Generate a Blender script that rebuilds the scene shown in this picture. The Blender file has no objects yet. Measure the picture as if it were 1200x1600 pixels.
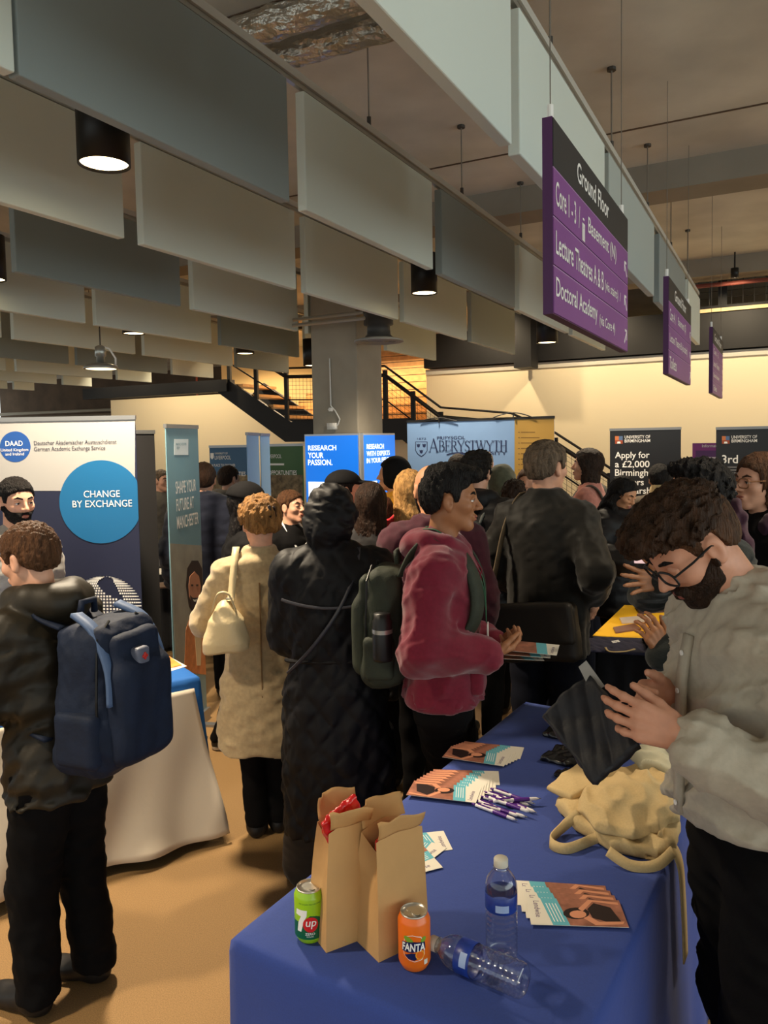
import bpy, bmesh, math, random
import numpy as np
from mathutils import Vector, Matrix

# ------------------------------------------------------------------ camera, world, exposure
SC = bpy.context.scene
COL = SC.collection
F = 1200.0; PCX, PCY = 600.0, 763.0
CAMH = 1.82
PITCH = math.radians(3.5); ROLL = 0.018
CF = Vector((0, math.cos(PITCH), -math.sin(PITCH)))
_r0 = Vector((1, 0, 0)); _u0 = _r0.cross(CF)
CR = _r0 * math.cos(ROLL) - _u0 * math.sin(ROLL)
CU = _u0 * math.cos(ROLL) + _r0 * math.sin(ROLL)
cam_d = bpy.data.cameras.new('camera'); cam = bpy.data.objects.new('camera', cam_d); COL.objects.link(cam)
cam.matrix_world = Matrix(((CR.x, CU.x, -CF.x, 0), (CR.y, CU.y, -CF.y, 0), (CR.z, CU.z, -CF.z, CAMH), (0, 0, 0, 1)))
cam_d.sensor_fit = 'VERTICAL'; cam_d.sensor_height = 32; cam_d.lens = 24.0
cam_d.shift_y = -37 / 1600.0; cam_d.clip_start = 0.05; cam_d.clip_end = 200
SC.camera = cam
W = bpy.data.worlds.new('world'); SC.world = W; W.use_nodes = True
W.node_tree.nodes['Background'].inputs[0].default_value = (0.93, 1.0, 0.97, 1)
W.node_tree.nodes['Background'].inputs[1].default_value = 0.95
SC.view_settings.view_transform = 'Standard'; SC.view_settings.look = 'None'
SC.view_settings.gamma = 1; SC.view_settings.use_curve_mapping = False
SC.view_settings.exposure = 0.3

def add_side_light():                        # added cool side light behind assumed, unseen glazing, to lift the baffles
    th = math.radians(27.5); n = Vector((math.cos(th), -math.sin(th), 0)); d = Vector((math.sin(th), math.cos(th), 0))
    l = bpy.data.lights.new('added_side_light', 'AREA'); l.shape = 'RECTANGLE'; l.size = 16; l.size_y = 3.6; l.energy = 500; l.color = (.9, 1, .96)
    o = bpy.data.objects.new('added_side_light', l); COL.objects.link(o); o.location = n*9.5 + d*.5 + Vector((0, 0, 2.1))
    o.rotation_euler = Matrix((d, Vector((0, 0, 1)), n)).transposed().to_euler()
add_side_light()
def ray(px, py):
    return CF + CR * ((px - PCX) / F) - CU * ((py - PCY) / F)
CO = Vector((0, 0, CAMH))
def P(px, py, Y):                      # point at forward distance Y
    r = ray(px, py); return CO + r * (Y / r.y)
def G(px, py, z=0.0):                  # point on the level plane z
    r = ray(px, py); return CO + r * ((z - CAMH) / r.z)
def onplane(px, py, o, n):
    r = ray(px, py); return CO + r * ((o - CO).dot(n) / r.dot(n))
TH = math.radians(27.5)
D2 = Vector((math.sin(TH), math.cos(TH), 0)); N2 = Vector((math.cos(TH), -math.sin(TH), 0))
def UT(u, t, z=0.0):
    return N2 * u + D2 * t + Vector((0, 0, z))
def row_t(px, py, u):                  # where a pixel column meets the vertical plane n.p = u
    p = onplane(px, py, N2 * u, N2); return p.dot(D2), p.z

# ------------------------------------------------------------------ object helpers
def tag(o, label=None, cat=None, group=None, kind=None):
    if label: o['label'] = label
    if cat: o['category'] = cat
    if group: o['group'] = group
    if kind: o['kind'] = kind
    return o
def link(name, me, mat=None, parent=None):
    o = bpy.data.objects.new(name, me); COL.objects.link(o)
    if mat is not None and me is not None:
        for m in (mat if isinstance(mat, (list, tuple)) else [mat]): me.materials.append(m)
    if parent is not None: o.parent = parent
    return o
def empty(name, loc=(0, 0, 0), rz=0.0, label=None, cat=None, group=None):
    o = bpy.data.objects.new(name, None); COL.objects.link(o); o.empty_display_size = .05
    o.location = loc; o.rotation_euler = (0, 0, rz)
    return tag(o, label, cat, group)
def mesh(name, vs, fs, smooth=False):
    me = bpy.data.meshes.new(name)
    me.from_pydata([tuple(v) for v in vs], [], [tuple(f) for f in fs])
    if smooth: me.polygons.foreach_set('use_smooth', [True] * len(me.polygons))
    me.update(); return me
class MB:
    """collects simple solids, builds one mesh"""
    def __init__(s): s.v = []; s.f = []
    def add(s, vs, fs):
        k = len(s.v); s.v += [Vector(v) for v in vs]; s.f += [tuple(i + k for i in f) for f in fs]; return s
    def box(s, c, ax, ay, az, hx, hy, hz):
        c = Vector(c); ax, ay, az = Vector(ax), Vector(ay), Vector(az)
        vs = [c + ax * hx * i + ay * hy * j + az * hz * k for i in (-1, 1) for j in (-1, 1) for k in (-1, 1)]
        fs = [(0, 1, 3, 2), (4, 6, 7, 5), (0, 4, 5, 1), (2, 3, 7, 6), (0, 2, 6, 4), (1, 5, 7, 3)]
        if ax.cross(ay).dot(az) < 0: fs = [f[::-1] for f in fs]
        return s.add(vs, fs)
    def abox(s, x0, x1, y0, y1, z0, z1):
        return s.box(((x0+x1)/2, (y0+y1)/2, (z0+z1)/2), (1,0,0), (0,1,0), (0,0,1), abs(x1-x0)/2, abs(y1-y0)/2, abs(z1-z0)/2)
    def ubox(s, u0, u1, t0, t1, z0, z1):
        return s.box(UT((u0+u1)/2, (t0+t1)/2, (z0+z1)/2), N2, D2, (0,0,1), abs(u1-u0)/2, abs(t1-t0)/2, abs(z1-z0)/2)
    def tube(s, pts, r, n=8, caps=True, r2=None):
        pts = [Vector(p) for p in pts]; m = len(pts); rings = []; k0 = len(s.v)
        up = None
        for i, p in enumerate(pts):
            t = (pts[min(i+1, m-1)] - pts[max(i-1, 0)]).normalized()
            if up is None:
                up = Vector((0, 0, 1)) if abs(t.z) < .9 else Vector((1, 0, 0))
            a = t.cross(up).normalized(); b = a.cross(t).normalized(); up = b
            rr = r[i] if isinstance(r, (list, tuple)) else (r if r2 is None else r + (r2 - r) * i / (m - 1))
            s.v += [p + (a * math.cos(2*math.pi*j/n) + b * math.sin(2*math.pi*j/n)) * rr for j in range(n)]
        for i in range(m - 1):
            for j in range(n):
                A = k0 + i*n + j; B = k0 + i*n + (j+1) % n
                s.f.append((A, B, B + n, A + n))
        if caps:
            s.f.append(tuple(k0 + j for j in range(n))[::-1]); s.f.append(tuple(k0 + (m-1)*n + j for j in range(n)))
        return s
    def strip(s, pts, side, w, th):
        """flat ribbon along pts, width along the side vectors, thickness th"""
        pts = [Vector(p) for p in pts]; m = len(pts); k0 = len(s.v)
        for i, p in enumerate(pts):
            t = (pts[min(i+1, m-1)] - pts[max(i-1, 0)]).normalized()
            sd = Vector(side[i] if isinstance(side, list) else side); sd = (sd - t * sd.dot(t)).normalized()
            nn = t.cross(sd).normalized()
            s.v += [p - sd*w/2 - nn*th/2, p + sd*w/2 - nn*th/2, p + sd*w/2 + nn*th/2, p - sd*w/2 + nn*th/2]
        for i in range(m - 1):
            for j in range(4):
                A = k0 + 4*i + j; B = k0 + 4*i + (j+1) % 4
                s.f.append((A, A + 4, B + 4, B))
        s.f.append((k0, k0+1, k0+2, k0+3)); e = k0 + 4*(m-1); s.f.append((e+3, e+2, e+1, e))
        return s
    def prism(s, poly, o, ax, ay, az, h):
        """polygon in the ax/ay plane at o, extruded along az by h"""
        o, ax, ay, az = Vector(o), Vector(ax), Vector(ay), Vector(az); n = len(poly)
        a = [o + ax*p[0] + ay*p[1] for p in poly]; b = [q + az*h for q in a]
        area = sum(poly[i][0]*poly[(i+1) % n][1] - poly[(i+1) % n][0]*poly[i][1] for i in range(n))
        pos = (area > 0) == (ax.cross(ay).dot(az) > 0)
        top = tuple(range(n, 2*n)); bot = tuple(range(n))[::-1]
        sides = [(i, (i+1) % n, n + (i+1) % n, n + i) for i in range(n)]
        fs = [top, bot] + sides
        if not pos: fs = [f[::-1] for f in fs]
        return s.add(a + b, fs)
    def lathe(s, prof, o=(0,0,0), n=32, ax=(1,0,0), ay=(0,1,0), az=(0,0,1)):
        o, ax, ay, az = Vector(o), Vector(ax), Vector(ay), Vector(az); k0 = len(s.v); m = len(prof)
        for r, z in prof:
            s.v += [o + (ax*math.cos(2*math.pi*j/n) + ay*math.sin(2*math.pi*j/n))*max(r, 1e-5) + az*z for j in range(n)]
        for i in range(m-1):
            for j in range(n):
                A = k0+i*n+j; B = k0+i*n+(j+1) % n
                s.f.append((A, B, B+n, A+n))
        return s
    def grid(s, fn, nu, nv):
        k0 = len(s.v)
        for i in range(nu+1):
            for j in range(nv+1): s.v.append(Vector(fn(i/nu, j/nv)))
        for i in range(nu):
            for j in range(nv):
                A = k0 + i*(nv+1) + j
                s.f.append((A, A+1, A+nv+2, A+nv+1))
        return s
    def build(s, name, mat=None, parent=None, smooth=False):
        return link(name, mesh(name, s.v, s.f, smooth), mat, parent)
def bevel(o, w=.01, seg=2):
    m = o.modifiers.new('bevel', 'BEVEL'); m.width = w; m.segments = seg; m.limit_method = 'ANGLE'; return o
def solid(o, th, off=-1):
    m = o.modifiers.new('solid', 'SOLIDIFY'); m.thickness = th; m.offset = off; return o
def struct(o, label=None):
    o['kind'] = 'structure'
    if label: o['label'] = label
    return o

# ------------------------------------------------------------------ materials
def lin(c):
    return tuple((v/255/12.92 if v/255 <= .04045 else ((v/255+.055)/1.055)**2.4) for v in c)
_mats = {}
def mat(name, c, rough=.6, metal=0., var=None, bump=None, emit=0., spec=.5, sheen=0., alpha=None, trans=0., ior=1.45, coords='Object', stretch=None):
    if name in _mats: return _mats[name]
    m = bpy.data.materials.new(name); m.use_nodes = True; nt = m.node_tree; b = nt.nodes['Principled BSDF']
    col = (*lin(c), 1)
    b.inputs['Base Color'].default_value = col; b.inputs['Roughness'].default_value = rough
    b.inputs['Metallic'].default_value = metal; b.inputs['Specular IOR Level'].default_value = spec
    b.inputs['Sheen Weight'].default_value = sheen; b.inputs['Sheen Roughness'].default_value = .5
    b.inputs['Transmission Weight'].default_value = trans; b.inputs['IOR'].default_value = ior
    if emit:
        b.inputs['Emission Color'].default_value = col; b.inputs['Emission Strength'].default_value = emit
    if var or bump:
        tc = nt.nodes.new('ShaderNodeTexCoord'); src = tc.outputs[coords]
        if stretch:
            mp = nt.nodes.new('ShaderNodeMapping'); mp.inputs['Scale'].default_value = stretch
            nt.links.new(src, mp.inputs[0]); src = mp.outputs[0]
    if var:                                # (scale, dark factor, light factor)
        nz = nt.nodes.new('ShaderNodeTexNoise'); nz.inputs['Scale'].default_value = var[0]; nz.inputs['Detail'].default_value = 6
        nt.links.new(src, nz.inputs['Vector'])
        rp = nt.nodes.new('ShaderNodeValToRGB'); e = rp.color_ramp.elements
        e[0].position = .32; e[1].position = .68
        e[0].color = tuple(min(1, v*var[1]) for v in col[:3]) + (1,); e[1].color = tuple(min(1, v*var[2]) for v in col[:3]) + (1,)
        nt.links.new(nz.outputs['Fac'], rp.inputs[0]); nt.links.new(rp.outputs[0], b.inputs['Base Color'])
    if bump:                               # (scale, strength, distance)
        nb = nt.nodes.new('ShaderNodeTexNoise'); nb.inputs['Scale'].default_value = bump[0]; nb.inputs['Detail'].default_value = 5
        nt.links.new(src, nb.inputs['Vector'])
        bp = nt.nodes.new('ShaderNodeBump'); bp.inputs['Strength'].default_value = bump[1]; bp.inputs['Distance'].default_value = bump[2]
        nt.links.new(nb.outputs['Fac'], bp.inputs['Height']); nt.links.new(bp.outputs[0], b.inputs['Normal'])
    _mats[name] = m; return m

def text_mesh(s, bold=0.0, align='LEFT', space=1.0, line=1.0):
    cu = bpy.data.curves.new('t', 'FONT'); cu.body = s; cu.align_x = align; cu.offset = bold
    cu.space_character = space; cu.space_line = line; cu.resolution_u = 3
    o = bpy.data.objects.new('t', cu); COL.objects.link(o)
    bpy.context.view_layer.update()
    me = bpy.data.meshes.new_from_object(o.evaluated_get(bpy.context.evaluated_depsgraph_get()))
    bpy.data.objects.remove(o); bpy.data.curves.remove(cu)
    return me
def fit_text(s, o, ax, ay, width, height, m, parent=None, bold=0.0, name='lettering', lift=.002, align='LEFT', line=1.0):
    """flat lettering: lower-left corner at o, width along ax, height along ay"""
    me = text_mesh(s, bold, align, 1.0, line)
    n = len(me.vertices)
    if n == 0: return None
    co = np.empty(n*3, np.float32); me.vertices.foreach_get('co', co); co = co.reshape(-1, 3)
    mn = co.min(0); mx = co.max(0); sx = width/(mx[0]-mn[0]); sy = height/(mx[1]-mn[1])
    ax, ay, o = Vector(ax), Vector(ay), Vector(o); az = ax.cross(ay).normalized()
    A = np.array(ax); B = np.array(ay); Cc = np.array(o + az*lift)
    out = Cc + np.outer((co[:, 0]-mn[0])*sx, A) + np.outer((co[:, 1]-mn[1])*sy, B)
    me.vertices.foreach_set('co', out.astype(np.float32).ravel()); me.update()
    return link(name, me, m, parent)
def ordinal(i):
    return ['first','second','third','fourth','fifth','sixth','seventh','eighth','ninth','tenth','eleventh','twelfth'][i]
# ------------------------------------------------------------------ the room
M_floor = mat('floor_mat', (142, 110, 68), .75, var=(260, .72, 1.2), bump=(400, .25, .004))
M_wall = mat('wall_cream', (238, 222, 188), .8, bump=(90, .05, .002))
M_ceil = mat('ceiling_concrete', (206, 202, 192), .85, var=(1.2, .8, 1.12), bump=(14, .15, .01))
M_beam = mat('beam_grey', (140, 132, 120), .8, var=(2, .9, 1.08))
M_black = mat('steel_black', (20, 19, 21), .6)
M_conc = mat('column_concrete', (158, 150, 136), .8, var=(3, .9, 1.08), bump=(20, .1, .005))
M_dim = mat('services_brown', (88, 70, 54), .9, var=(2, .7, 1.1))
M_galv = mat('galvanised', (176, 176, 170), .35, .8)
M_rail = mat('rail_white', (196, 194, 186), .45, .2)
M_wire = mat('wire', (120, 112, 102), .5, .3)
M_dkwire = mat('wire_dark', (60, 55, 50), .6)
M_warmwall = mat('wall_warm', (240, 208, 150), .8)
CEIL = 4.23
struct(MB().ubox(-26, 14, -8, 24, -.1, 0).build('floor', M_floor), 'beige speckled floor')
struct(MB().ubox(-26, 14, -8, 24, CEIL, CEIL+.2).build('ceiling', M_ceil), 'tan concrete ceiling slab')
# cast joints in the slab and downstand beams
for i, (u, t) in enumerate([(0, 3.6), (0, 6.4)]):
    struct(MB().ubox(-20, 12, t, t+.02, CEIL-.006, CEIL+.01).build('trim_ceiling_joint', M_dim), 'thin joint line in the ceiling slab')
bt = []
for (px, py, z) in ((985, 262, CEIL), (1090, 405, CEIL)):
    g = G(px, py, z); bt.append(g.dot(D2))
for i, t in enumerate(bt):
    struct(MB().ubox(-22, 12, t, t+.42, CEIL-.24, CEIL+.02).build('trim_beam', M_beam), ['grey downstand beam behind the nearest purple sign', 'grey downstand beam above the far balustrade'][i])
# cream back wall with the stair opening
TW = 12.45
poly = [(-13.3, 0), (10, 0), (10, 3.06), (-5.6, 3.06), (-5.6, 1.84), (-7.7, 1.84), (-9.27, 2.84), (-13.3, 2.84)]
struct(MB().prism(poly, UT(0, TW), N2, (0, 0, 1), D2, .25).build('wall_back', M_wall), 'cream plastered wall behind the stands')
struct(MB().ubox(-13.3, 10, 16.3, 16.5, 0, CEIL).build('wall_stairwell', M_warmwall), 'warm lit wall of the stairwell')
struct(MB().ubox(-5.6, 10, TW-.03, TW, 2.97, 3.06).build('trim_wall_cap', mat('cap_white', (206, 200, 186), .6)), 'pale trim along the wall top')
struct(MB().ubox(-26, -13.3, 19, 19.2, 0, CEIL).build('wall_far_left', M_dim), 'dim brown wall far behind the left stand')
struct(MB().ubox(-5.6, 10, TW-.1, TW+.4, 3.08, 3.66).build('trim_floor_edge', M_black), 'black steel edge of the upper floor')
struct(MB().ubox(-4.2, 10, TW+.4, 16.3, 3.4, 3.5).build('floor_upper', M_black), 'upper floor slab')
struct(MB().ubox(-12.7, -9.0, 11.16, 11.4, 2.78, 3.0).build('trim_stair_head', M_black), 'black steel edge at the head of the stair')
# steel stub column
g = onplane(818, 574, UT(0, 11.9), D2); us = g.dot(N2)
struct(MB().ubox(us-.16, us+.12, 11.9, 12.3, g.z, CEIL).build('column_steel_stub', M_black), 'black steel stub hanging down to the wall top')
# concrete column
c0 = P(559, 640, 8.2); cu, ct = c0.dot(N2), c0.dot(D2)
COLU = (cu, ct)
CW = .57
bevel(struct(MB().ubox(cu-CW, cu, ct, ct+CW, 0, CEIL).build('column_concrete', M_conc), 'square concrete column behind the blue light panels'), .012)

# ------------------------------------------------------------------ staircase
st = empty('staircase', UT(-6.6, 11.22), 0, 'black steel staircase with lit wooden treads against the cream wall', 'staircase')
st_inv = Matrix.Translation(-st.location)
def stp(mb, name, m, **k):
    o = mb.build(name, m, st); o.data.transform(st_inv); return o
M_tread = mat('tread_wood', (206, 160, 104), .5, var=(8, .85, 1.1))
TS = 11.22
band = [(-9.3, 2.8), (-7.78, 1.84), (-5.49, 1.84), (-3.54, .62), (-3.54, 1.06), (-5.39, 2.19), (-7.66, 2.19), (-9.03, 3.0)]
stp(MB().prism(band, UT(0, TS), N2, (0,0,1), D2, .06), 'stringer', M_black)
stp(MB().prism(band, UT(0, TS+1.1), N2, (0,0,1), D2, .05), 'stringer', M_black)
stp(MB().ubox(-7.68, -5.49, TS+.06, 12.9, 1.92, 2.0), 'landing', M_tread)
for i in range(4):
    u = -8.9 + i*.33; z = 2.86 - i*.2
    stp(MB().ubox(u-.18, u+.18, TS+.06, TS+1.1, z, z+.05), 'tread', M_tread)
for i in range(6):
    u = -5.3 + i*.3; z = 1.78 - i*.19
    stp(MB().ubox(u-.17, u+.17, TS+.06, TS+1.1, z, z+.05), 'tread', M_tread)
M_riser = mat('riser_dark', (70, 52, 36), .6)
for i in range(10):                      # flight going up and away
    t = 12.9 + i*.3; z = 2.14 + i*.175
    stp(MB().ubox(-9.2, -4.2, t, t+.34, z, z+.055), 'tread', M_tread)
    stp(MB().ubox(-9.2, -4.2, t+.28, t+.32, z+.05, z+.18), 'riser', M_tread)
    stp(MB().ubox(-9.2, -4.2, t-.012, t, z-.01, z+.02), 'nosing', M_riser)
hr = [(-9.0, 3.7), (-7.75, 2.98), (-5.8, 2.9), (-4.82, 2.19), (-3.66, 2.06), (-2.99, 1.75), (-2.2, 1.23), (-1.46, .9)]
def mrail(off, r, name, m):
    stp(MB().tube([UT(u, TS+.03, z+off) for u, z in hr], r, 6), name, m)
mrail(0, .036, 'handrail', M_black); mrail(.15, .02, 'handrail', M_black); mrail(-.4, .014, 'mid_rail', M_black)
mrail(-.82, .024, 'bottom_rail', M_black)
def hz(u):
    for (a, za), (b, zb) in zip(hr, hr[1:]):
        if a <= u <= b: return za + (zb-za)*(u-a)/(b-a)
    return hr[-1][1]
for u in (-9.0, -8.4, -7.75, -6.8, -5.8, -5.3, -4.82, -3.66, -2.99, -2.2, -1.46):
    z = hz(u); stp(MB().box(UT(u, TS+.03, z-.38), N2, D2, (0,0,1), .035, .025, .46), 'post', M_black)
mb = MB(); u = -7.7
while u < -1.46:
    z = hz(u); mb.tube([UT(u, TS+.03, z-.8), UT(u, TS+.03, z)], .003, 3); u += .075
for k in range(12):
    mb.tube([UT(u, TS+.03, z-.8+k*.072) for u, z in hr[1:]], .003, 3)
tag(stp(mb, 'mesh_infill', M_dkwire), kind='stuff')
# upper balustrade at the right
bl = empty('balustrade', UT(.5, TW, 3.66), 0, 'black framed wire mesh balustrade on the upper floor edge', 'balustrade')
bi = Matrix.Translation(-bl.location)
def blp(mb, name, m):
    o = mb.build(name, m, bl); o.data.transform(bi); return o
for z in (3.68, 4.17): blp(MB().ubox(-1.6, 8, TW, TW+.05, z, z+.05), 'rail', M_black)
blp(MB().ubox(-1.6, 8, TW-.14, TW-.1, 3.62, 3.67), 'edge_strip', mat('strip_cream', (222, 200, 150), .6))
for k in range(12):
    u = -1.6 + k*.78
    blp(MB().ubox(u-.06, u+.06, TW-.01, TW+.06, 3.66, 4.2), 'post', M_black)
mb = MB()
for k in range(64): mb.tube([UT(-1.6+k*.15, TW+.02, 3.68), UT(-1.6+k*.15, TW+.02, 4.18)], .005, 3)
for k in range(5): mb.tube([UT(-1.6, TW+.02, 3.74+k*.1), UT(8, TW+.02, 3.74+k*.1)], .005, 3)
tag(blp(mb, 'mesh_infill', M_dkwire), kind='stuff')
# sprinkler / service pipes
pp = tag(MB().tube([UT(-1.5, 11.7, 3.9), UT(9, 11.7, 3.9)], .03, 8).build('service_pipe', mat('pipe_red', (120, 60, 50), .5)), 'dark red sprinkler pipe under the far beam', 'pipe')
for i, (z, t, c) in enumerate([(2.62, 16.5, (150, 138, 118)), (2.82, 16.2, (120, 104, 84)), (3.02, 17, (160, 150, 132)), (2.45, 17.2, (132, 122, 104))]):
    tag(MB().tube([UT(-25.5, t+1, z), UT(-13.5, t+1, z-.05)], .05, 8, True).build('service_pipe', mat('pipe%d' % i, c, .5)),
        ['long pale pipe above the white banner, lowest but one', 'brown pipe above the white banner', 'highest pale pipe at far left', 'lowest grey pipe at far left'][i], 'pipe')
tag(MB().tube([UT(-15.2, 17.5, 0), UT(-15.2, 17.5, CEIL)], .03, 8).build('service_pipe', mat('pipe_orange', (190, 84, 50), .5)), 'thin orange upright pipe at far left', 'pipe')

# ------------------------------------------------------------------ acoustic baffles
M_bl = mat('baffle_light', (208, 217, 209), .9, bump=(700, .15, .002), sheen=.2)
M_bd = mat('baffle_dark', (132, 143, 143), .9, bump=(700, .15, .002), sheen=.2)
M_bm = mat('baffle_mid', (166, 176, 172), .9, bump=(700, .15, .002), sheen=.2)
BZ0, BZ1 = 3.02, 3.62
rows = [  # u, approx bottom y, list of (x0, x1, shade) along the row as seen in the photo
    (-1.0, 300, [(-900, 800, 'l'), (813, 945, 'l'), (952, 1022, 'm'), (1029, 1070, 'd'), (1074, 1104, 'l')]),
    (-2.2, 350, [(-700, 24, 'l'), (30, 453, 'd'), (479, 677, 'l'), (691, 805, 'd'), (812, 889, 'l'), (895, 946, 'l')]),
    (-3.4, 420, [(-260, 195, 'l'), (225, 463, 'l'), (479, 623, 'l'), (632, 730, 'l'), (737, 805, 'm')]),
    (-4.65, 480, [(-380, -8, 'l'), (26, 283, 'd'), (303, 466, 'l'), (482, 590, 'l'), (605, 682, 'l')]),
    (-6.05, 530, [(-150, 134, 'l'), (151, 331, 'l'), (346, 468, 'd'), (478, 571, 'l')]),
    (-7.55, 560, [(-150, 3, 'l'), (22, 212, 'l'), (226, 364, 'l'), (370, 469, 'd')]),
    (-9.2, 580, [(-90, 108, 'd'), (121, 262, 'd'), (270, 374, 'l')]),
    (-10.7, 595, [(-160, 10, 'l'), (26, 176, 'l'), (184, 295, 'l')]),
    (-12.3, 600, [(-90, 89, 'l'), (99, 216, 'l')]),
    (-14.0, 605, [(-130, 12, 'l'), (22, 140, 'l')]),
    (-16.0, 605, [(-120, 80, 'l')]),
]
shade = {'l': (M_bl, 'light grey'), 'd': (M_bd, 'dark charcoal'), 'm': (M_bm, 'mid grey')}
BTH = .055
for k, (u, py, lst) in enumerate(rows):
    for j, (x0, x1, s) in enumerate(lst):
        t0 = row_t(max(x0, -250), py, u)[0] if x0 > -250 else None
        # refine with the true bottom height
        def tt(x):
            yy = py
            for _ in range(4):
                t, z = row_t(x, yy, u)
                pt = UT(u, t, BZ0) - CO; dep = pt.dot(CF)
                yy = PCY - F * pt.dot(CU) / dep
            return t
        t1 = tt(x1)
        t0 = tt(x0) if x0 > -250 else t1 - 1.8
        t1 = min(t1, 11.05); t0 = max(t0, t1 - 2.0)
        if t0 > 10.6: continue
        L = t1 - t0
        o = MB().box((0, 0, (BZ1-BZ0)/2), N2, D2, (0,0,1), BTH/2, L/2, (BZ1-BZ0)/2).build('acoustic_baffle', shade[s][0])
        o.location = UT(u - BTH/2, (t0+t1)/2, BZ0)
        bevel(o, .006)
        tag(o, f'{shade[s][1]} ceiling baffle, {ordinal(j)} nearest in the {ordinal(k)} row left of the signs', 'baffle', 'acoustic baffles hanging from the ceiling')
for k, (u, py, lst) in enumerate(rows):
    r = empty('baffle_rail', UT(u - BTH/2, 0, 3.68), 0, f'pale metal hanging rail over the {ordinal(k)} row of grey baffles', 'rail')
    o = MB().box((0,0,0), N2, D2, (0,0,1), .025, 6.4, .02).build('rail', M_rail, r); o.location = D2*4.6
    o = MB().box((0,0,0), N2, D2, (0,0,1), .012, 6.4, .012).build('channel', M_galv, r); o.location = D2*4.6 + Vector((0,0,-.035))
    for i in range(7):
        t = .8 + 1.5*i + .37*(k % 3)
        p = D2*t
        MB().tube([p+Vector((0,0,.02)), p+Vector((0,0,CEIL-3.68))], .005, 6).build('hanger', M_wire, r)
        MB().lathe([(0,0),(.03,0),(.03,.02),(.0,.02)], p+Vector((0,0,CEIL-3.70)), 8).build('ceiling_fixing', M_dkwire, r)
        MB().tube([p+Vector((0,0,.02)), p+Vector((0,0,.08))], .014, 6).build('coupler', M_dkwire, r)

# ------------------------------------------------------------------ downlights
M_lampb = mat('lamp_black', (17, 17, 18), .45)
M_glow = mat('lamp_glow', (255, 226, 170), .4, emit=9.0)
def spot(o, power, size=math.radians(118), blend=.6, col=(1, .83, .6), r=.1):
    l = bpy.data.lights.new('lamp_light', 'SPOT'); l.energy = power; l.spot_size = size; l.spot_blend = blend
    l.color = col; l.shadow_soft_size = r
    ob = bpy.data.objects.new('lamp_light', l); COL.objects.link(ob); ob.parent = o; return ob
def downlight(loc, label, power, h=.36, r=.122, col=(1, .83, .6)):
    o = empty('cylinder_downlight', loc, 0, label, 'ceiling lamp', 'black cylinder downlights')
    MB().lathe([(0, h), (r, h), (r, 0), (r-.008, 0), (r-.02, .05), (r-.03, h-.03), (0, h-.03)], n=40).build('housing', M_lampb, o, True)
    MB().lathe([(r-.009, .012), (.05, .03), (0, .032)][::-1], n=32).build('diffuser', M_glow, o, True)
    MB().tube([(0, 0, h), (0, 0, CEIL-loc[2])], .008, 6).build('rod', M_lampb, o)
    s = spot(o, power, col=col); s.location = (0, 0, -.02)
    return o
LZ = 3.2
downlight(P(163, 258, 3.77), 'large black cylinder downlight between the nearest grey baffles', 520)
downlight(P(663, 459, 7.2), 'black cylinder downlight under the second baffle row, above the column', 180)
downlight(P(855, 536, 9.0), 'small black cylinder downlight beside the steel stub by the wall', 100)
downlight(P(209, 522, 8.6), 'black cylinder downlight low between the left baffles', 110)
downlight(P(383, 553, 10.2), 'black cylinder downlight above the stair head', 110)
downlight(P(488, 572, 10.5), 'black cylinder downlight beside the concrete column', 100)
# more of the same lamps of the hall, beside and behind the view
for i, (x, y, pw) in enumerate([(2.6, 3.0, 130), (1.0, -1.6, 90), (-2.3, 1.5, 260), (4.6, 6.6, 210), (1.9, 6.9, 190), (-5.5, 9.8, 170), (-3.2, 6.4, 90)]):
    downlight(Vector((x, y, LZ)), ['black cylinder downlight to the right of the front table', 'black cylinder downlight behind the viewer', 'black cylinder downlight left of the viewer', 'black cylinder downlight over the black banners', 'black cylinder downlight hidden behind the nearest purple sign', 'black cylinder downlight far left by the stair', 'black cylinder downlight over the round logo banner'][i], pw)
# small wall washers tucked between the baffle ends and the wall
for i, u in enumerate((-11.6, -9.9, -4.3, -2.6, -.6, 1.4, 3.4, 5.4, 7.4)):
    o = empty('wall_washer', UT(u, 11.3 if u > -8 else 10.9, 3.9), 0, f'small black wall washer lamp, {ordinal(i)} from the left along the cream wall', 'wall lamp', 'wall washers')
    MB().lathe([(0, .12), (.05, .12), (.05, 0), (.045, 0), (.04, .02), (0, .03)], n=20).build('housing', M_lampb, o, True)
    MB().tube([(0, 0, .1), (0, 0, CEIL-3.9)], .01, 6).build('stem', M_lampb, o)
    s = spot(o, 112, math.radians(125), .7, (1, .8, .52), .05); s.location = (0, 0, -.02)
    d_ = (D2*1.0 + Vector((0, 0, -1.3))).normalized(); s.rotation_mode = 'QUATERNION'; s.rotation_quaternion = d_.to_track_quat('-Z', 'Y')
# lamps in the stairwell
for i, (u, t, z) in enumerate([(-6.7, 13.4, 4.1), (-11.5, 14.4, 4.1), (1.8, 14.6, 4.1), (5.5, 14.6, 4.1), (-8.6, 13.2, 4.1)]):
    o = empty('stair_lamp', UT(u, t, z), 0, ['round lamp over the upper stair flight', 'round lamp at the far stair end', 'round lamp behind the balustrade', 'round lamp at the right behind the balustrade', 'round lamp at the left end of the upper stair flight'][i], 'ceiling lamp')
    MB().lathe([(0, .13), (.15, .13), (.15, 0), (.13, -.01), (0, -.01)], n=24).build('housing', M_lampb, o)
    s = spot(o, 330, math.radians(165), .3, (1, .76, .45), .12); s.location = (0, 0, -.03)

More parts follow.
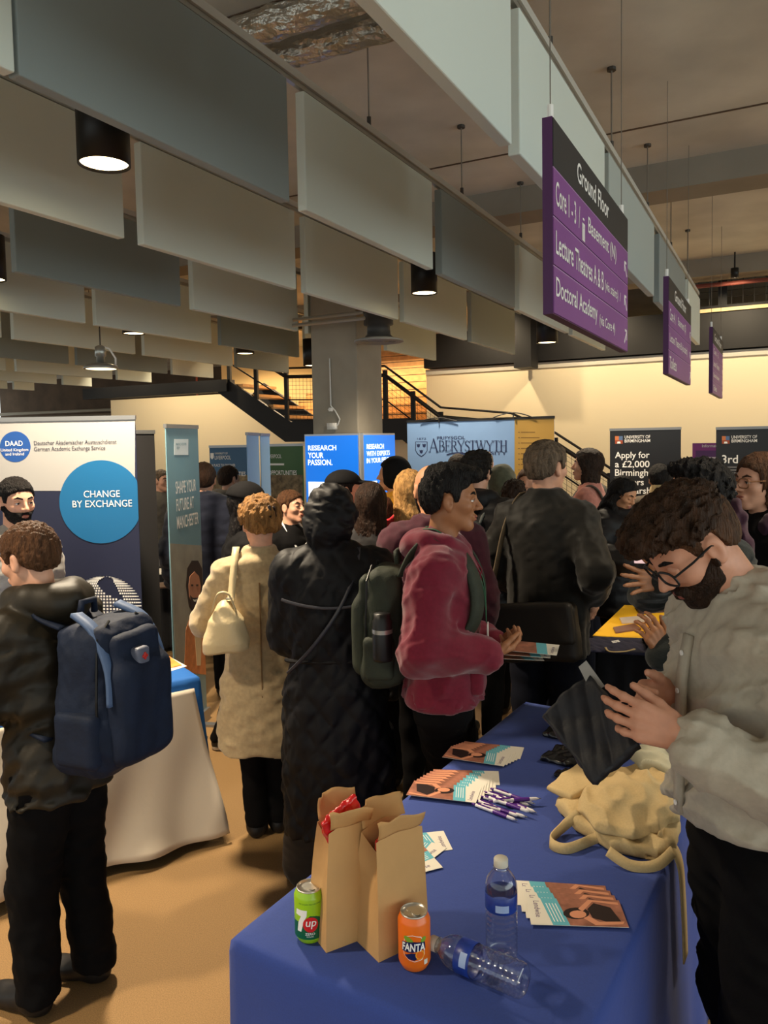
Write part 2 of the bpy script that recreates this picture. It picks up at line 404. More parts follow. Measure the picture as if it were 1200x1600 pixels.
# assumed glazed wall, unseen at the right, built for the added side light
GU = 9.2
struct(MB().ubox(GU, GU+.2, -8, 9, 0, .25).build('wall_right', M_wall), 'low upstand of the added unseen glazed wall')
for k in range(8): struct(MB().ubox(GU, GU+.12, -8+k*2.4, -7.92+k*2.4, .25, CEIL).build('unseen_mullion', M_black), 'black mullion of the added unseen glazed wall')
# ------------------------------------------------------------------ signed-distance modelling (for soft shapes: people, clothes, bags)
def V3(*a): return np.array(a, np.float32)
def _n(P): return np.sqrt((P*P).sum(0))
def ell(P, c, r):
    q = (P - V3(*c)[:, None]) / V3(*r)[:, None]; k0 = _n(q); k1 = _n(q / V3(*r)[:, None])
    return k0*(k0-1)/np.maximum(k1, 1e-6)
def cone(P, a, b, ra, rb):
    a = np.asarray(a, np.float32); b = np.asarray(b, np.float32); ab = b-a; L = float(ab@ab) + 1e-9
    pa = P - a[:, None]; t = np.clip((ab@pa)/L, 0, 1)
    return _n(pa - ab[:, None]*t) - (ra + (rb-ra)*t)
def box(P, c, hx, r=.01, R=None):
    q = P - np.asarray(c, np.float32)[:, None]
    if R is not None: q = R.T @ q
    q = np.abs(q) - (np.asarray(hx, np.float32) - r)[:, None]
    return _n(np.maximum(q, 0)) + np.minimum(q.max(0), 0) - r
def smin(a, b, k):
    h = np.clip(.5 + .5*(b-a)/k, 0, 1); return b*(1-h) + a*h - k*h*(1-h)
def smax(a, b, k): return -smin(-a, -b, k)
def chain(P, pts, rs, k=.02):
    d = None
    for i in range(len(pts)-1):
        c = cone(P, pts[i], pts[i+1], rs[i], rs[i+1]); d = c if d is None else smin(d, c, k)
    return d
def loft(P, zs, a, b, cx=None, cy=None, cap=.03):
    z = P[2]; A = np.interp(z, zs, a); B = np.interp(z, zs, b)
    X = np.interp(z, zs, cx) if cx is not None else 0; Y = np.interp(z, zs, cy) if cy is not None else 0
    q = ((np.abs(P[0]-X)/A)**2.3 + (np.abs(P[1]-Y)/B)**2.3)**(1/2.3)
    d = (q-1)*np.minimum(A, B)
    return smax(smax(d, z-zs[-1], cap), zs[0]-z, cap*.6)
def wrinkle(P, seed, f=22., n=5):
    rs = np.random.RandomState(seed); out = 0
    w = [np.sin((rs.normal(size=3)*f*.45).astype(np.float32)@P + rs.uniform(0, 6.3)) for _ in range(3)]
    for i in range(n):
        k = (rs.normal(size=3)*f).astype(np.float32)
        out = out + np.sin(k@P + rs.uniform(0, 6.3) + 1.4*w[i % 3])
    return (out/n).astype(np.float32)
def nets(fn, lo, hi, h):
    """surface nets: (verts, quads) of fn<0 inside lo..hi"""
    lo = np.asarray(lo, np.float64); hi = np.asarray(hi, np.float64)
    n = np.maximum(np.ceil((hi-lo)/h).astype(int)+1, 4)
    ax = [(lo[i] + h*np.arange(n[i])).astype(np.float32) for i in range(3)]
    g = np.stack(np.meshgrid(*ax, indexing='ij')).reshape(3, -1)
    if g.shape[1] > 60000:               # evaluate a coarse grid first, refine near the surface only
        s = 4; axc = [np.append(a[::s], a[-1]+h) if (len(a)-1) % s else a[::s] for a in ax]
        axc = [ (lo[i] + h*s*np.arange((n[i]-1)//s + 2)).astype(np.float32) for i in range(3)]
        gc = np.stack(np.meshgrid(*axc, indexing='ij')).reshape(3, -1)
        fc = fn(gc).reshape([len(a) for a in axc])
        idx = np.indices(n).reshape(3, -1); ci = np.clip((idx + s//2)//s, 0, np.array(fc.shape)[:, None]-1)
        fv = fc[ci[0], ci[1], ci[2]].astype(np.float32)
        near = np.abs(fv) < h*s*2.6
        fv[near] = fn(g[:, near]); f = fv.reshape(n)
    else:
        f = fn(g).astype(np.float32).reshape(n)
    f[0], f[-1], f[:, 0], f[:, -1], f[:, :, 0], f[:, :, -1] = [np.abs(x)+1e-4 for x in (f[0], f[-1], f[:, 0], f[:, -1], f[:, :, 0], f[:, :, -1])]
    ins = f < 0; m = n-1
    cnt = np.zeros(m, np.float32); acc = np.zeros((3, *m), np.float32)
    sl = lambda o, e: tuple(slice(o[i], (None if o[i] else None) if False else o[i]+m[i]) for i in range(3))
    for axis in range(3):
        o2 = [i for i in range(3) if i != axis]
        for p in (0, 1):
            for q in (0, 1):
                a = [0, 0, 0]; a[o2[0]] = p; a[o2[1]] = q; b = list(a); b[axis] = 1
                fa = f[sl(a, 0)]; fb = f[sl(b, 0)]; cr = (fa < 0) != (fb < 0)
                t = np.where(cr, fa/np.where(cr, fa-fb, 1), 0)
                cnt += cr
                acc[axis] += t*cr; acc[o2[0]] += p*cr; acc[o2[1]] += q*cr
    act = cnt > 0; ids = -np.ones(m, np.int64); ids[act] = np.arange(act.sum())
    ci = np.stack(np.nonzero(act)).astype(np.float32)
    v = (ci + acc[:, act]/cnt[act]) * h + lo[:, None].astype(np.float32)
    quads = []
    for axis in range(3):
        o2 = [(axis+1) % 3, (axis+2) % 3]
        a = [slice(None)]*3; b = [slice(None)]*3; a[axis] = slice(0, -1); b[axis] = slice(1, None)
        sa = ins[tuple(a)]; sb = ins[tuple(b)]; cr = sa != sb
        c = [slice(None)]*3
        for o in o2: c[o] = slice(1, -1)
        e = np.stack(np.nonzero(cr[tuple(c)]))
        for o in o2: e[o] += 1
        def cell(du, dv):
            k = e.copy(); k[o2[0]] += du; k[o2[1]] += dv; return ids[k[0], k[1], k[2]]
        q = np.stack([cell(-1, -1), cell(0, -1), cell(0, 0), cell(-1, 0)], 1)
        fl = ~sa[e[0], e[1], e[2]]
        q[fl] = q[fl][:, ::-1]
        quads.append(q)
    return v.T, np.concatenate(quads)
def npmesh(name, v, q):
    me = bpy.data.meshes.new(name); nv, nq = len(v), len(q)
    me.vertices.add(nv); me.vertices.foreach_set('co', np.ascontiguousarray(v, np.float32).ravel())
    me.loops.add(nq*4); me.loops.foreach_set('vertex_index', np.ascontiguousarray(q, np.int32).ravel())
    me.polygons.add(nq); me.polygons.foreach_set('loop_start', np.arange(0, nq*4, 4, dtype=np.int32))
    me.polygons.foreach_set('use_smooth', np.ones(nq, bool))
    me.update(calc_edges=True); me.validate(); return me
def sdf_obj(name, fn, lo, hi, h, m, parent=None, scale=1.0):
    v, q = nets(fn, lo, hi, h)
    return link(name, npmesh(name, v*scale, q), m, parent)
def rotm(yaw=0, pitch=0, roll=0):
    """columns = forward, left, up of a head/limb frame; pitch>0 looks down"""
    cy, sy, cp, sp, cr, sr = math.cos(yaw), math.sin(yaw), math.cos(pitch), math.sin(pitch), math.cos(roll), math.sin(roll)
    Rz = np.array([[cy,-sy,0],[sy,cy,0],[0,0,1]]); Ry = np.array([[cp,0,sp],[0,1,0],[-sp,0,cp]]); Rx = np.array([[1,0,0],[0,cr,-sr],[0,sr,cr]])
    return (Rz@Ry@Rx).astype(np.float32)
# ------------------------------------------------------------------ people
def skin(c): return mat('skin_%d_%d_%d' % c, c, .5, var=(40, .93, 1.05), bump=(300, .08, .001), spec=.4)
SK_L, SK_M, SK_T, SK_D = skin((214, 160, 132)), skin((196, 140, 104)), skin((158, 106, 72)), skin((140, 92, 64))
def hairmat(n, c): return mat('hair_'+n, c, .55, var=(60, .5, 1.5), bump=(240, 1.0, .012), stretch=(1.0, 1.0, .2), spec=.22)
H_BLACK = hairmat('black', (20, 16, 15)); H_DBROWN = hairmat('dark_brown', (46, 30, 20)); H_BROWN = hairmat('brown', (82, 54, 34))
H_BLOND = hairmat('blond', (186, 140, 84)); H_GREY = hairmat('grey_brown', (104, 88, 72)); H_RED = hairmat('auburn', (96, 52, 34))
M_eye = mat('eye_white', (226, 218, 210), .2); M_iris = mat('eye_iris', (24, 15, 10), .15); M_lip = mat('lips', (150, 84, 72), .45)
def cloth(n, c, rough=.85, bs=500, bst=.25, var=(30, .85, 1.12), sheen=.15, spec=.3): return mat('cloth_'+n, c, rough, var=var, bump=(bs, bst, .003), sheen=sheen, spec=spec)
C_BLACK = cloth('black', (17, 16, 17), sheen=0, spec=.15); C_TROUS = cloth('trouser_black', (14, 13, 14), sheen=0, spec=.12); C_SHOE = mat('shoe_black', (20, 18, 18), .5, bump=(200, .2, .002))
C_NAVY = cloth('navy', (17, 19, 29), sheen=0, spec=.15); C_SOLE = mat('sole_white', (215, 206, 192), .6)

def ik(S, T, l1, l2, hint):
    S, T, hint = (np.asarray(x, float) for x in (S, T, hint)); d = T-S; L = np.linalg.norm(d); u = d/L
    if L > (l1+l2)*.995: T = S + u*(l1+l2)*.995; L = (l1+l2)*.995
    a = (l1*l1 - l2*l2 + L*L)/(2*L); hh = math.sqrt(max(l1*l1-a*a, 0)); p = hint - u*(hint@u); p /= np.linalg.norm(p)+1e-9
    return S + u*a + p*hh, T
def hand_parts(w, f, pn, side, curl=.35, spread=.12, thumb=(.55, .75, .25), curls=None):
    f = np.asarray(f, float); f /= np.linalg.norm(f); pn = np.asarray(pn, float); pn -= f*(pn@f); pn /= np.linalg.norm(pn)
    L = np.cross(f, pn)*(1 if side == 'R' else -1); w = np.asarray(w, float)
    cones = []; nails = []
    offs = (.031, .0105, -.0105, -.03); base = (.088, .092, .087, .078)
    segs = ((.042, .026, .021), (.046, .029, .022), (.043, .027, .021), (.033, .021, .019))
    for i in range(4):
        k = w + f*base[i] + L*offs[i]
        cones.append((w + L*offs[i]*.55 + f*.005, k, .0165, .0125))
        ang = 0; p = k; cu = curls[i] if curls else curl*(1+.1*i)
        fd0 = f + L*offs[i]/.031*spread; fd0 /= np.linalg.norm(fd0)
        for j, s in enumerate(segs[i]):
            ang += cu*(.8, 1.15, .75)[j]
            dv = fd0*math.cos(ang) + pn*math.sin(ang); q = p + dv*s
            r = (.0098, .0088, .0078, .0068); sc = .88 if i == 3 else 1
            cones.append((p, q, r[j]*sc, r[j+1]*sc)); p = q
        nv = -fd0*math.sin(ang)*-1 if False else (pn*math.cos(ang) - fd0*math.sin(ang))*-1
        nails.append((p - dv*.004 + nv*.0052, dv, nv, L))
    tb = w + f*.022 + L*.022; td = L*thumb[0] + f*thumb[1] + pn*thumb[2]; td /= np.linalg.norm(td)
    p1 = tb + td*.045; td2 = td*.8 + f*.35 + pn*.12; td2 /= np.linalg.norm(td2); p2 = p1 + td2*.033; p3 = p2 + (td2*.9 + f*.25)*.026
    cones += [(w+L*.008, tb+td*.01, .017, .0165), (tb, p1, .016, .0125), (p1, p2, .0118, .0102), (p2, p3, .0102, .0082)]
    return cones
def hand_sdf(P, cones):
    d = None
    for i, (a, b, ra, rb) in enumerate(cones):
        c = cone(P, a, b, ra, rb)
        d = c if d is None else smin(d, c, .006)
    return d
# --- head in its own frame: forward +x, left +y, up +z, about .235 high
def head_sdf(Q, nose=1.0, jaw=1.0):
    Qa = Q.copy(); Qa[1] = np.abs(Qa[1]); ya = Qa
    d = ell(Q, (-.014, 0, .03), (.1, .076, .088))
    d = smin(d, ell(Q, (.024, 0, -.03), (.064, .058*jaw, .082)), .035)
    d = smin(d, cone(ya, (.0, .046*jaw, -.055), (.064, .012, -.097), .016, .017), .03)
    d = smin(d, ell(Q, (.07, 0, -.1), (.019, .022, .016)), .02)
    d = smin(d, cone(ya, (.079, .0, .024), (.066, .046, .022), .0105, .009), .018)
    d = smin(d, ell(ya, (.058, .044, -.022), (.022, .02, .018)), .025)
    d = smax(d, -ell(ya, (.102, .033, .003), (.02, .021, .0135)), .014)
    d = smin(d, cone(Q, (.086, 0, .012), (.108*1.0+.003*nose, 0, -.027), .007, .0105), .012)
    d = smin(d, ell(ya, (.098, .0115, -.031), (.0105, .0085, .008)), .008)
    d = smin(d, ell(Q, (.088, 0, -.06), (.013, .026, .008)), .012)
    d = smin(d, ell(Q, (.086, 0, -.072), (.012, .021, .007)), .01)
    d = smax(d, -ell(Q, (.102, 0, -.0655), (.007, .022, .0018)), .003)
    # ears
    e = ell(ya, (-.006, .079, -.006), (.02, .0105, .032)); e = smin(e, ell(ya, (-.002, .077, -.03), (.012, .009, .013)), .008)
    e = smax(e, -ell(ya, (.004, .089, -.004), (.012, .008, .02)), .005)
    return smin(d, e, .008)
def skull(Q, t):  return smin(ell(Q, (-.014, 0, .03), (.1+t, .077+t, .089+t)), ell(Q, (-.03, 0, -.01), (.078+t*.7, .066+t*.7, .075)), .02)
def hairline(Q, low=-.062, front=.074, temple=.05):
    return np.interp(Q[0], [-.13, -.07, -.035, -.022, .008, .018, .034, .042, .062, .09, .12], [low, low+.004, low+.03, .028, .028, -.004, -.004, temple-.014, temple, front, front+.004]) - Q[2]
def hair_fn(style, seed=1, t=.014, extra=None, rough=.005, L=.35, f=70.):
    def fn(Q):
        w = wrinkle(Q*np.array([[1.], [1.], [.5]], np.float32), seed, f*2.6, 4) + .5*wrinkle(Q, seed+7, f*5, 3)
        if style == 'short':
            d = smax(skull(Q, t), hairline(Q), .012)
        elif style == 'quiff':
            d = skull(Q, t*.8); d = smin(d, ell(Q, (.035, 0, .098), (.078, .062, .036)), .025); d = smin(d, ell(Q, (-.02, 0, .1), (.08, .066, .034)), .03)
            d = smin(smax(d, hairline(Q), .008), ell(Q, (.082, 0, .1), (.034, .05, .022)), .015)
        elif style == 'mop':
            d = smin(skull(Q, t*.6), ell(Q, (.025, 0, .092), (.088, .07, .042)), .02); d = smin(d, ell(Q, (.07, 0, .097), (.045, .056, .03)), .02)
            d = smin(smax(d, hairline(Q, -.055, .07, .045), .01), ell(Q, (.09, 0, .098), (.034, .05, .022)), .02)
        elif style == 'crop':
            d = smin(skull(Q, .014), ell(Q, (.02, 0, .09), (.094, .076, .046)), .02); d = smin(d, ell(Q, (.075, 0, .092), (.05, .06, .034)), .02)
            d = smax(d, np.interp(Q[0], [-.12, -.08, -.03, .04, .08, .13], [.07, .055, .04, .045, .062, .07]) - Q[2], .012) + .012*(.6-np.abs(wrinkle(Q, 77, 130., 3)))*-1
        elif style == 'long' or style == 'bob':
            d = skull(Q, t); face = smax(-(Q[0] - np.interp(Q[2], [-.2, -.05, .03, .07], [.01, .02, .035, .075])), Q[2]-.072, .01)
            zs = [-L, -L*.6, -.1, 0., .05]
            c = loft(Q, zs, [.022, .04, .07, .07, .06], [.07, .088, .092, .085, .06], [-.09, -.085, -.045, -.03, -.02], None, .02)
            if style == 'bob': c = loft(Q, [-L, -.08, 0, .05], [.075, .082, .08, .06], [.086, .09, .086, .06], [-.03, -.025, -.02, -.02], None, .015)
            d = smin(d, c, .025)
            cut = smax(np.interp(Q[2], [-.3, -.05, .02, .06, .08], [.012, .02, .03, .065, .09]) - Q[0], -(np.abs(Q[1]) - np.interp(Q[2], [-.3, -.1, 0, .07], [.055, .05, .055, .07])), .0)
            fc = smax(np.interp(Q[2], [-.4, -.1, .02, .06, .075], [-.02, .005, .025, .07, .1]) - Q[0], np.abs(Q[1]) - np.interp(Q[2], [-.4, -.1, 0, .06, .075], [.05, .058, .066, .05, .01]), .01)
            d = smax(d, -smax(-(Q[0] - np.interp(Q[2], [-.4, -.1, .02, .06, .08], [-.03, -.005, .02, .07, .1])), np.abs(Q[1]) - np.interp(Q[2], [-.4, -.12, 0, .06, .08], [.045, .056, .07, .055, .01]), .01), .01)
        elif style == 'updo':
            d = smax(skull(Q, t*1.2), hairline(Q, -.055, .06, .03), .012)
            d = smin(d, ell(Q, (-.085, -.01, .06), (.05, .055, .045)), .02); d = smin(d, ell(Q, (-.1, .02, .03), (.035, .04, .04)), .02)
        if extra is not None: d = extra(Q, d)
        return d + w*rough
    return fn
class Person:
    def __init__(s, label, px, py, Y, face, head=(0, 0, 0), lean=0., hfwd=.0, hdrop=0., feet=((.02, .1), (.02, -.1)), zscale=None, dy=0., group=None, hc=None):
        top = P(px, py, Y)
        if hc:
            top = P(*hc); hdrop = 1.635 - top.z/zscale; Y = hc[2]
        hz_ = 1.755 - hdrop - .02*abs(math.sin(math.radians(head[1])))
        s.s = top.z/hz_ if zscale is None else zscale
        s.a = math.radians(face); c, sn = math.cos(s.a), math.sin(s.a)
        s.lean = lean; s.hx = lean*1.12 + .025 + hfwd; s.hy = dy
        off = Vector((c*s.hx - sn*dy, sn*s.hx + c*dy, 0))*s.s
        s.root = empty('person', Vector((top.x, top.y, 0)) - off, s.a, label, 'person', group)
        s.near = Y
        s.HC = np.array([s.hx, s.hy, 1.635-hdrop], np.float32)
        s.HR = rotm(*(math.radians(v) for v in head)); s.feet = feet; s.hands = []; s.arm = {}
        s.q = .0042 if Y < 1.9 else .0052 if Y < 3 else .0065 if Y < 4.3 else .0085
        s.cq = .0085 if Y < 1.9 else .0105 if Y < 3.3 else .013 if Y < 4.3 else .018
    def sx(s, z): return s.lean*np.clip((z-.9)/.55, 0, 1.4)**1.25
    def loc(s, w):                           # world point -> local, unscaled
        d = (Vector(w) - s.root.location)/s.s; c, sn = math.cos(s.a), math.sin(s.a)
        return np.array([c*d.x + sn*d.y, -sn*d.x + c*d.y, d.z])
    def hq(s, P): return s.HR.T @ (P - s.HC[:, None])
    def sh(s, side): return np.array([float(s.sx(1.40)) - .005, .168*side, 1.385])
    def set_arm(s, side, target, hint=None):
        """side +1 left, -1 right"""
        S = s.sh(side); hint = (-.5, side*.6, -.6) if hint is None else hint
        E, T = ik(S, target, .285, .255, hint); s.arm[side] = (S, E, T)
    def default_arms(s):
        for sd in (1, -1):
            if sd not in s.arm: s.set_arm(sd, (s.sx(1.0)*.4 + .06, sd*.245, .885), (-1, sd*.2, 0))
    def hand(s, side, f, pn, curl=.4, **k):
        w = s.arm[side][2]; s.hands.append(hand_parts(w, f, pn, 'L' if side > 0 else 'R', curl, **k))
    def add(s, name, fn, lo, hi, m, h=None, parent=None):
        return sdf_obj(name, fn, lo, hi, h or s.cq, m, parent or s.root, s.s)
    def body(s, m, nose=1.0, jaw=1.0):
        s.default_arms()
        nb = (float(s.sx(1.47)), 0, 1.44)
        def head(P):
            d = head_sdf(s.hq(P), nose, jaw); nk = s.HC + s.HR@V3(-.022, 0, -.075)
            return smin(d, cone(P, nk, nb, .053, .062), .025)
        c = s.HC
        parts = [nets(head, np.minimum(c-.16, V3(*nb)-.09), np.maximum(c+.16, V3(*nb)+.05), s.q)]
        def core(P):
            d = chain(P, [nb, (float(s.sx(1.2)), 0, 1.2), (0, 0, .92)], [.06, .09, .08], .03)
            for i, sd in enumerate((1, -1)):
                S, E, T = s.arm[sd]; d = smin(d, chain(P, [nb, S, E], [.04, .04, .03]), .03)
                fx, fy = s.feet[i]; d = smin(d, chain(P, [(0, .08*sd, .9), (fx*.5+.01, (fy+.09*sd)/2, .48), (fx-.03, fy, .08)], [.06, .045, .03]), .03)
            return d
        xs = [0, s.sx(1.45)] + [s.arm[k][j][0] for k in (1, -1) for j in (0, 1)] + [f[0] for f in s.feet]
        ys = [0] + [s.arm[k][j][1] for k in (1, -1) for j in (0, 1)] + [f[1] for f in s.feet]
        parts.append(nets(core, (min(xs)-.12, min(ys)-.12, 0.02), (max(xs)+.12, max(ys)+.12, 1.58), .03))
        for sd in (1, -1):
            S, E, T = s.arm[sd]
            hc = [h for h in s.hands if np.linalg.norm(h[0][0]-T) < .06]
            if not hc:
                f = (T-E)/np.linalg.norm(T-E); hc = [hand_parts(T, f, np.array([0., -sd, 0.]) + .001, 'L' if sd > 0 else 'R', .35)]
            cs = [(E, T, .036, .027), (T, T + (T-E)*.05, .027, .026)] + hc[0]
            pts = np.array([c_[0] for c_ in cs] + [c_[1] for c_ in cs])
            hq = min(s.q, .0042 if s.near < 1.9 else .0048) if s.near < 4 else .0075
            parts.append(nets(lambda P: hand_sdf(P, cs), pts.min(0)-.05, pts.max(0)+.05, hq))
        vs = []; qs = []; k = 0
        for v, q in parts: vs.append(v); qs.append(q+k); k += len(v)
        o = link('body', npmesh('body', np.concatenate(vs)*s.s, np.concatenate(qs)), m, s.root); s.b = o
        return o
    def hp(s, p): return s.HC + s.HR@V3(*p)
    def face(s, brow=None, eyes=True, lips=True, lid=None, closed=False):
        lid = lid or s.b.data.materials[0]
        for sy in (1, -1):
            if eyes:
                c = s.hp((.0765, sy*.033, .003)); r = .0118
                R = s.HR
                e = sdf_obj('eye', lambda P: ell(P, c, (r, r, r)), c-.02, c+.02, .003, M_eye, s.b, s.s)
                ci = s.hp((.0815, sy*.033, .0025)); ri = .0078
                sdf_obj('iris', lambda P: _n(P-ci[:, None])-ri, ci-.012, ci+.012, .0016, M_iris, e, s.s)
                def lidf(P):
                    Q = s.hq(P); sh_ = np.maximum(ell(Q, (.0765, sy*.033, .003), (.0142, .0165, .0142)), -ell(Q, (.0765, sy*.033, .003), (.0112, .0135, .0112)))
                    zc = (Q[2]-.003) + (Q[1]-sy*.033)**2*18
                    return smax(sh_, (np.maximum(.0035-zc, -1) if not closed else -.006-zc), .0012)
                s.add('eyelid', lidf, c-.025, c+.025, lid, .0022, s.b)
                def lowf(P):
                    Q = s.hq(P); sh_ = np.maximum(ell(Q, (.0765, sy*.033, .003), (.0138, .0165, .0138)), -ell(Q, (.0765, sy*.033, .003), (.011, .0135, .011)))
                    return smax(sh_, Q[2]+.0035, .0012)
                s.add('eyelid', lowf, c-.025, c+.025, lid, .0024, s.b)
                a0, a1, a2 = s.hp((.0845, sy*.0185, .0035)), s.hp((.0912, sy*.033, .0072)), s.hp((.0815, sy*.0475, .0035))
                if closed: a0, a1, a2 = s.hp((.0845, sy*.0185, -.002)), s.hp((.0905, sy*.033, -.0045)), s.hp((.081, sy*.0475, -.002))
                s.add('lashes', lambda P: chain(P, [a0, a1, a2], [.0012, .0017, .0014], .001), np.minimum(np.minimum(a0, a1), a2)-.008, np.maximum(np.maximum(a0, a1), a2)+.008, M_iris, .0017, s.b)
            if brow is not None:
                a0, a1, a2 = s.hp((.09, sy*.014, .024)), s.hp((.0865, sy*.036, .031)), s.hp((.071, sy*.053, .024))
                s.add('eyebrow', lambda P: chain(P, [a0, a1, a2], [.004, .0046, .002], .004), np.minimum(np.minimum(a0, a1), a2)-.012, np.maximum(np.maximum(a0, a1), a2)+.012, brow, .0025, s.root)
        if lips:
            c = s.HC
            def lf(P):
                Q = s.hq(P); d = ell(Q, (.0905, 0, -.0605), (.0125, .0245, .0062)); d = smin(d, ell(Q, (.089, 0, -.0715), (.0115, .019, .0068)), .003)
                return smax(d, -ell(Q, (.104, 0, -.0658), (.006, .024, .0013)), .002)
            p = s.hp((.09, 0, -.065)); s.add('lips', lf, p-.035, p+.035, M_lip, .0026, s.b)
    def hair(s, style, m, name='hair', h=None, **k):
        L = k.get('L', .35); fn = hair_fn(style, **k)
        lo = s.HC - V3(.2, .16, (L+.06) if style in ('long', 'bob') else .15); hi = s.HC + V3(.17, .16, .2)
        return s.add(name, lambda P: fn(s.hq(P)), lo, hi, m, h or s.q*1.05)
    def beard(s, m, t=.008, low=-.02):
        def fn(P):
            Q = s.hq(P); d = head_sdf(Q) - t - .003*wrinkle(Q, 5, 120.)
            d = smax(d, Q[2] - np.interp(Q[0], [-.02, .02, .06, .085], [.0, low, -.045, -.045]), .006)
            d = smax(d, -Q[0]+.008, .006); d = smax(d, -ell(Q, (.1, 0, -.066), (.03, .022, .009)), .004)
            return smax(d, -Q[2]-.135, .01)
        return s.add('beard', fn, s.HC-.15, s.HC+.15, m, s.q)
    def torso_fn(s, hem, puff, sl, seed, fold, quilt, zs_a=None, flare=0., sr=(.068, .056, .046), cuff=1.0, hemw=0.):
        zs = np.array([hem-.0, .6, .9, 1.02, 1.15, 1.28, 1.38, 1.435, 1.475, 1.5]); zs = zs[(zs >= hem)] if hem < .6 else np.array([hem] + [z for z in zs if z > hem+.02])
        A = np.interp(zs, [.2, .6, .9, 1.02, 1.15, 1.28, 1.38, 1.435, 1.475, 1.5], [.15, .145, .13, .115, .117, .122, .112, .09, .07, .058]) + puff
        B = np.interp(zs, [.2, .6, .9, 1.02, 1.15, 1.28, 1.38, 1.435, 1.475, 1.5], [.21, .2, .18, .165, .167, .175, .172, .145, .085, .062]) + puff*.9
        fl = np.clip((1.05-zs)/.8, 0, 1)*flare; A = A + fl; B = B + fl
        if zs_a: A, B = zs_a(zs, A, B)
        cx = s.sx(zs)
        def fn(P):
            d = loft(P, zs, A, B, cx, None, .02)
            for sd in (1, -1):
                S, E, T = s.arm[sd]; T2 = E + (T-E)*cuff
                d = smin(d, cone(P, (float(s.sx(1.46))-.01, .03*sd, 1.465), S + np.array([-.008, -.035*sd, .03]), .045+puff*.7, .036+puff*.8), .04)
                d = smin(d, chain(P, [S + np.array([0, -.03*sd, -.015]), S, E], [sr[0]+puff*.8, sr[0]-.006+puff, sr[1]+puff], .02), .035)
                if sl: d = smin(d, cone(P, E, T2, sr[1]+puff, sr[2]+puff*.8), .018)
            if fold: 
                Pf = P*np.array([[1.], [1.], [1.25]], np.float32); w1 = wrinkle(Pf, seed, 15., 3); w2 = wrinkle(Pf, seed+1, 30., 3)
                d = d + fold*(.9*w1 + 1.3*(np.abs(w2)-.4) + .35*wrinkle(P, seed+2, 70., 3))
            if quilt == 'puffer': d = d - .014*np.sqrt(np.abs(np.cos(P[2]*np.pi/.085)))
            elif quilt == 'onion':
                ph = np.arctan2(P[1], -P[0]+.12)*6.2; d = d - .011*np.sqrt(np.minimum(np.abs(np.sin(ph*1.25+P[2]*21)), np.abs(np.sin(ph*1.25-P[2]*21)))+.001)
            return d
        return fn
    def bounds(s, hem, m=.12):
        pts = [a for k in s.arm for a in s.arm[k]] + [np.array([s.sx(1.5), 0, 1.58]), np.array([0, .26, hem]), np.array([0, -.26, hem])]
        pts = np.array(pts); lo = pts.min(0)-m; hi = pts.max(0)+m; lo[0] = min(lo[0], -.3); hi[0] = max(hi[0], .3); lo[2] = hem-.05; return lo, hi
    def top(s, name, m, hem=.86, puff=.008, sl=True, seed=1, fold=.006, quilt=None, extra=None, h=None, **k):
        s.default_arms()
        f0 = s.torso_fn(hem, puff, sl, seed, fold, quilt, **k)
        fn = (lambda P: extra(P, f0(P))) if extra else f0
        lo, hi = s.bounds(hem); hi[2] += .1
        return s.add(name, fn, lo, hi, m, h)
    def collar(s, r=.07, z0=1.44, z1=1.54, k=.02, dx=-.01):
        x0, x1 = float(s.sx(z0)), float(s.sx(z1))
        return lambda P, d: smin(d, smax(cone(P, (x0, 0, z0), (x1+dx, 0, z1), r, r*.94), P[2]-z1, .012), k)
    def trousers(s, m, name='trousers', r=(.1, .072, .062), seed=3, fold=.005, z0=.06, waist=1.0, h=None):
        def fn(P):
            d = loft(P, [.8, .9, waist], [.11, .12, .115], [.165, .17, .16], None, None, .03)
            for i, sd in enumerate((1, -1)):
                fx, fy = s.feet[i]
                d = smin(d, chain(P, [(0, .085*sd, .86), (fx*.5+.02, (fy+.085*sd)/2, .48), (fx-.035, fy, z0)], list(r), .03), .025)
            d = smax(d, z0-P[2], .006)
            w2 = wrinkle(P*np.array([[.8], [.8], [1.4]], np.float32), seed+4, 32., 3)
            return d + fold*(wrinkle(P*np.array([[.8], [.8], [1.3]], np.float32), seed, 18., 3) + 1.2*(np.abs(w2)-.4))
        fx = [f[0] for f in s.feet]; fy = [f[1] for f in s.feet]
        return s.add(name, fn, (min(fx+[0])-.18, min(fy+[-.1])-.16, z0-.03), (max(fx+[0])+.18, max(fy+[.1])+.16, waist+.05), m, h)
    def shoes(s, m, sole=None, yaw=(0, 0), hi=.1):
        for i, (fx, fy) in enumerate(s.feet):
            R = rotm(math.radians(yaw[i])); c = np.array([fx, fy, 0])
            def fn(P, sole_only=False):
                Q = R.T@(P - c[:, None].astype(np.float32))
                d = ell(Q, (.11, 0, .03), (.09, .05, .045)); d = smin(d, ell(Q, (-.03, 0, .04), (.06, .042, .05)), .04)
                d = smin(d, cone(Q, (.05, 0, .04), (-.02, 0, .06), .042, .046), .03); d = smin(d, cone(Q, (-.025, 0, .05), (-.03, 0, hi), .045, .045), .03)
                return smax(smax(d, .004-Q[2], .006), Q[2]-hi-.02, .01)
            o = s.add('shoe', fn, c-np.array([.22, .22, .02]), c+np.array([.24, .22, .2]), m, .009 if s.near < 4.3 else .014)
            if sole:
                def fs(P):
                    Q = R.T@(P - c[:, None].astype(np.float32)); d = cone(Q*np.array([[1],[1],[.0]], np.float32), (.13, 0, 0), (-.04, 0, 0), .052, .046)
                    return smax(smax(d, Q[2]-.03, .004), .001-Q[2], .003)
                s.add('sole', fs, c-np.array([.22, .22, .02]), c+np.array([.24, .22, .06]), sole, .009 if s.near < 4.3 else .014, o)
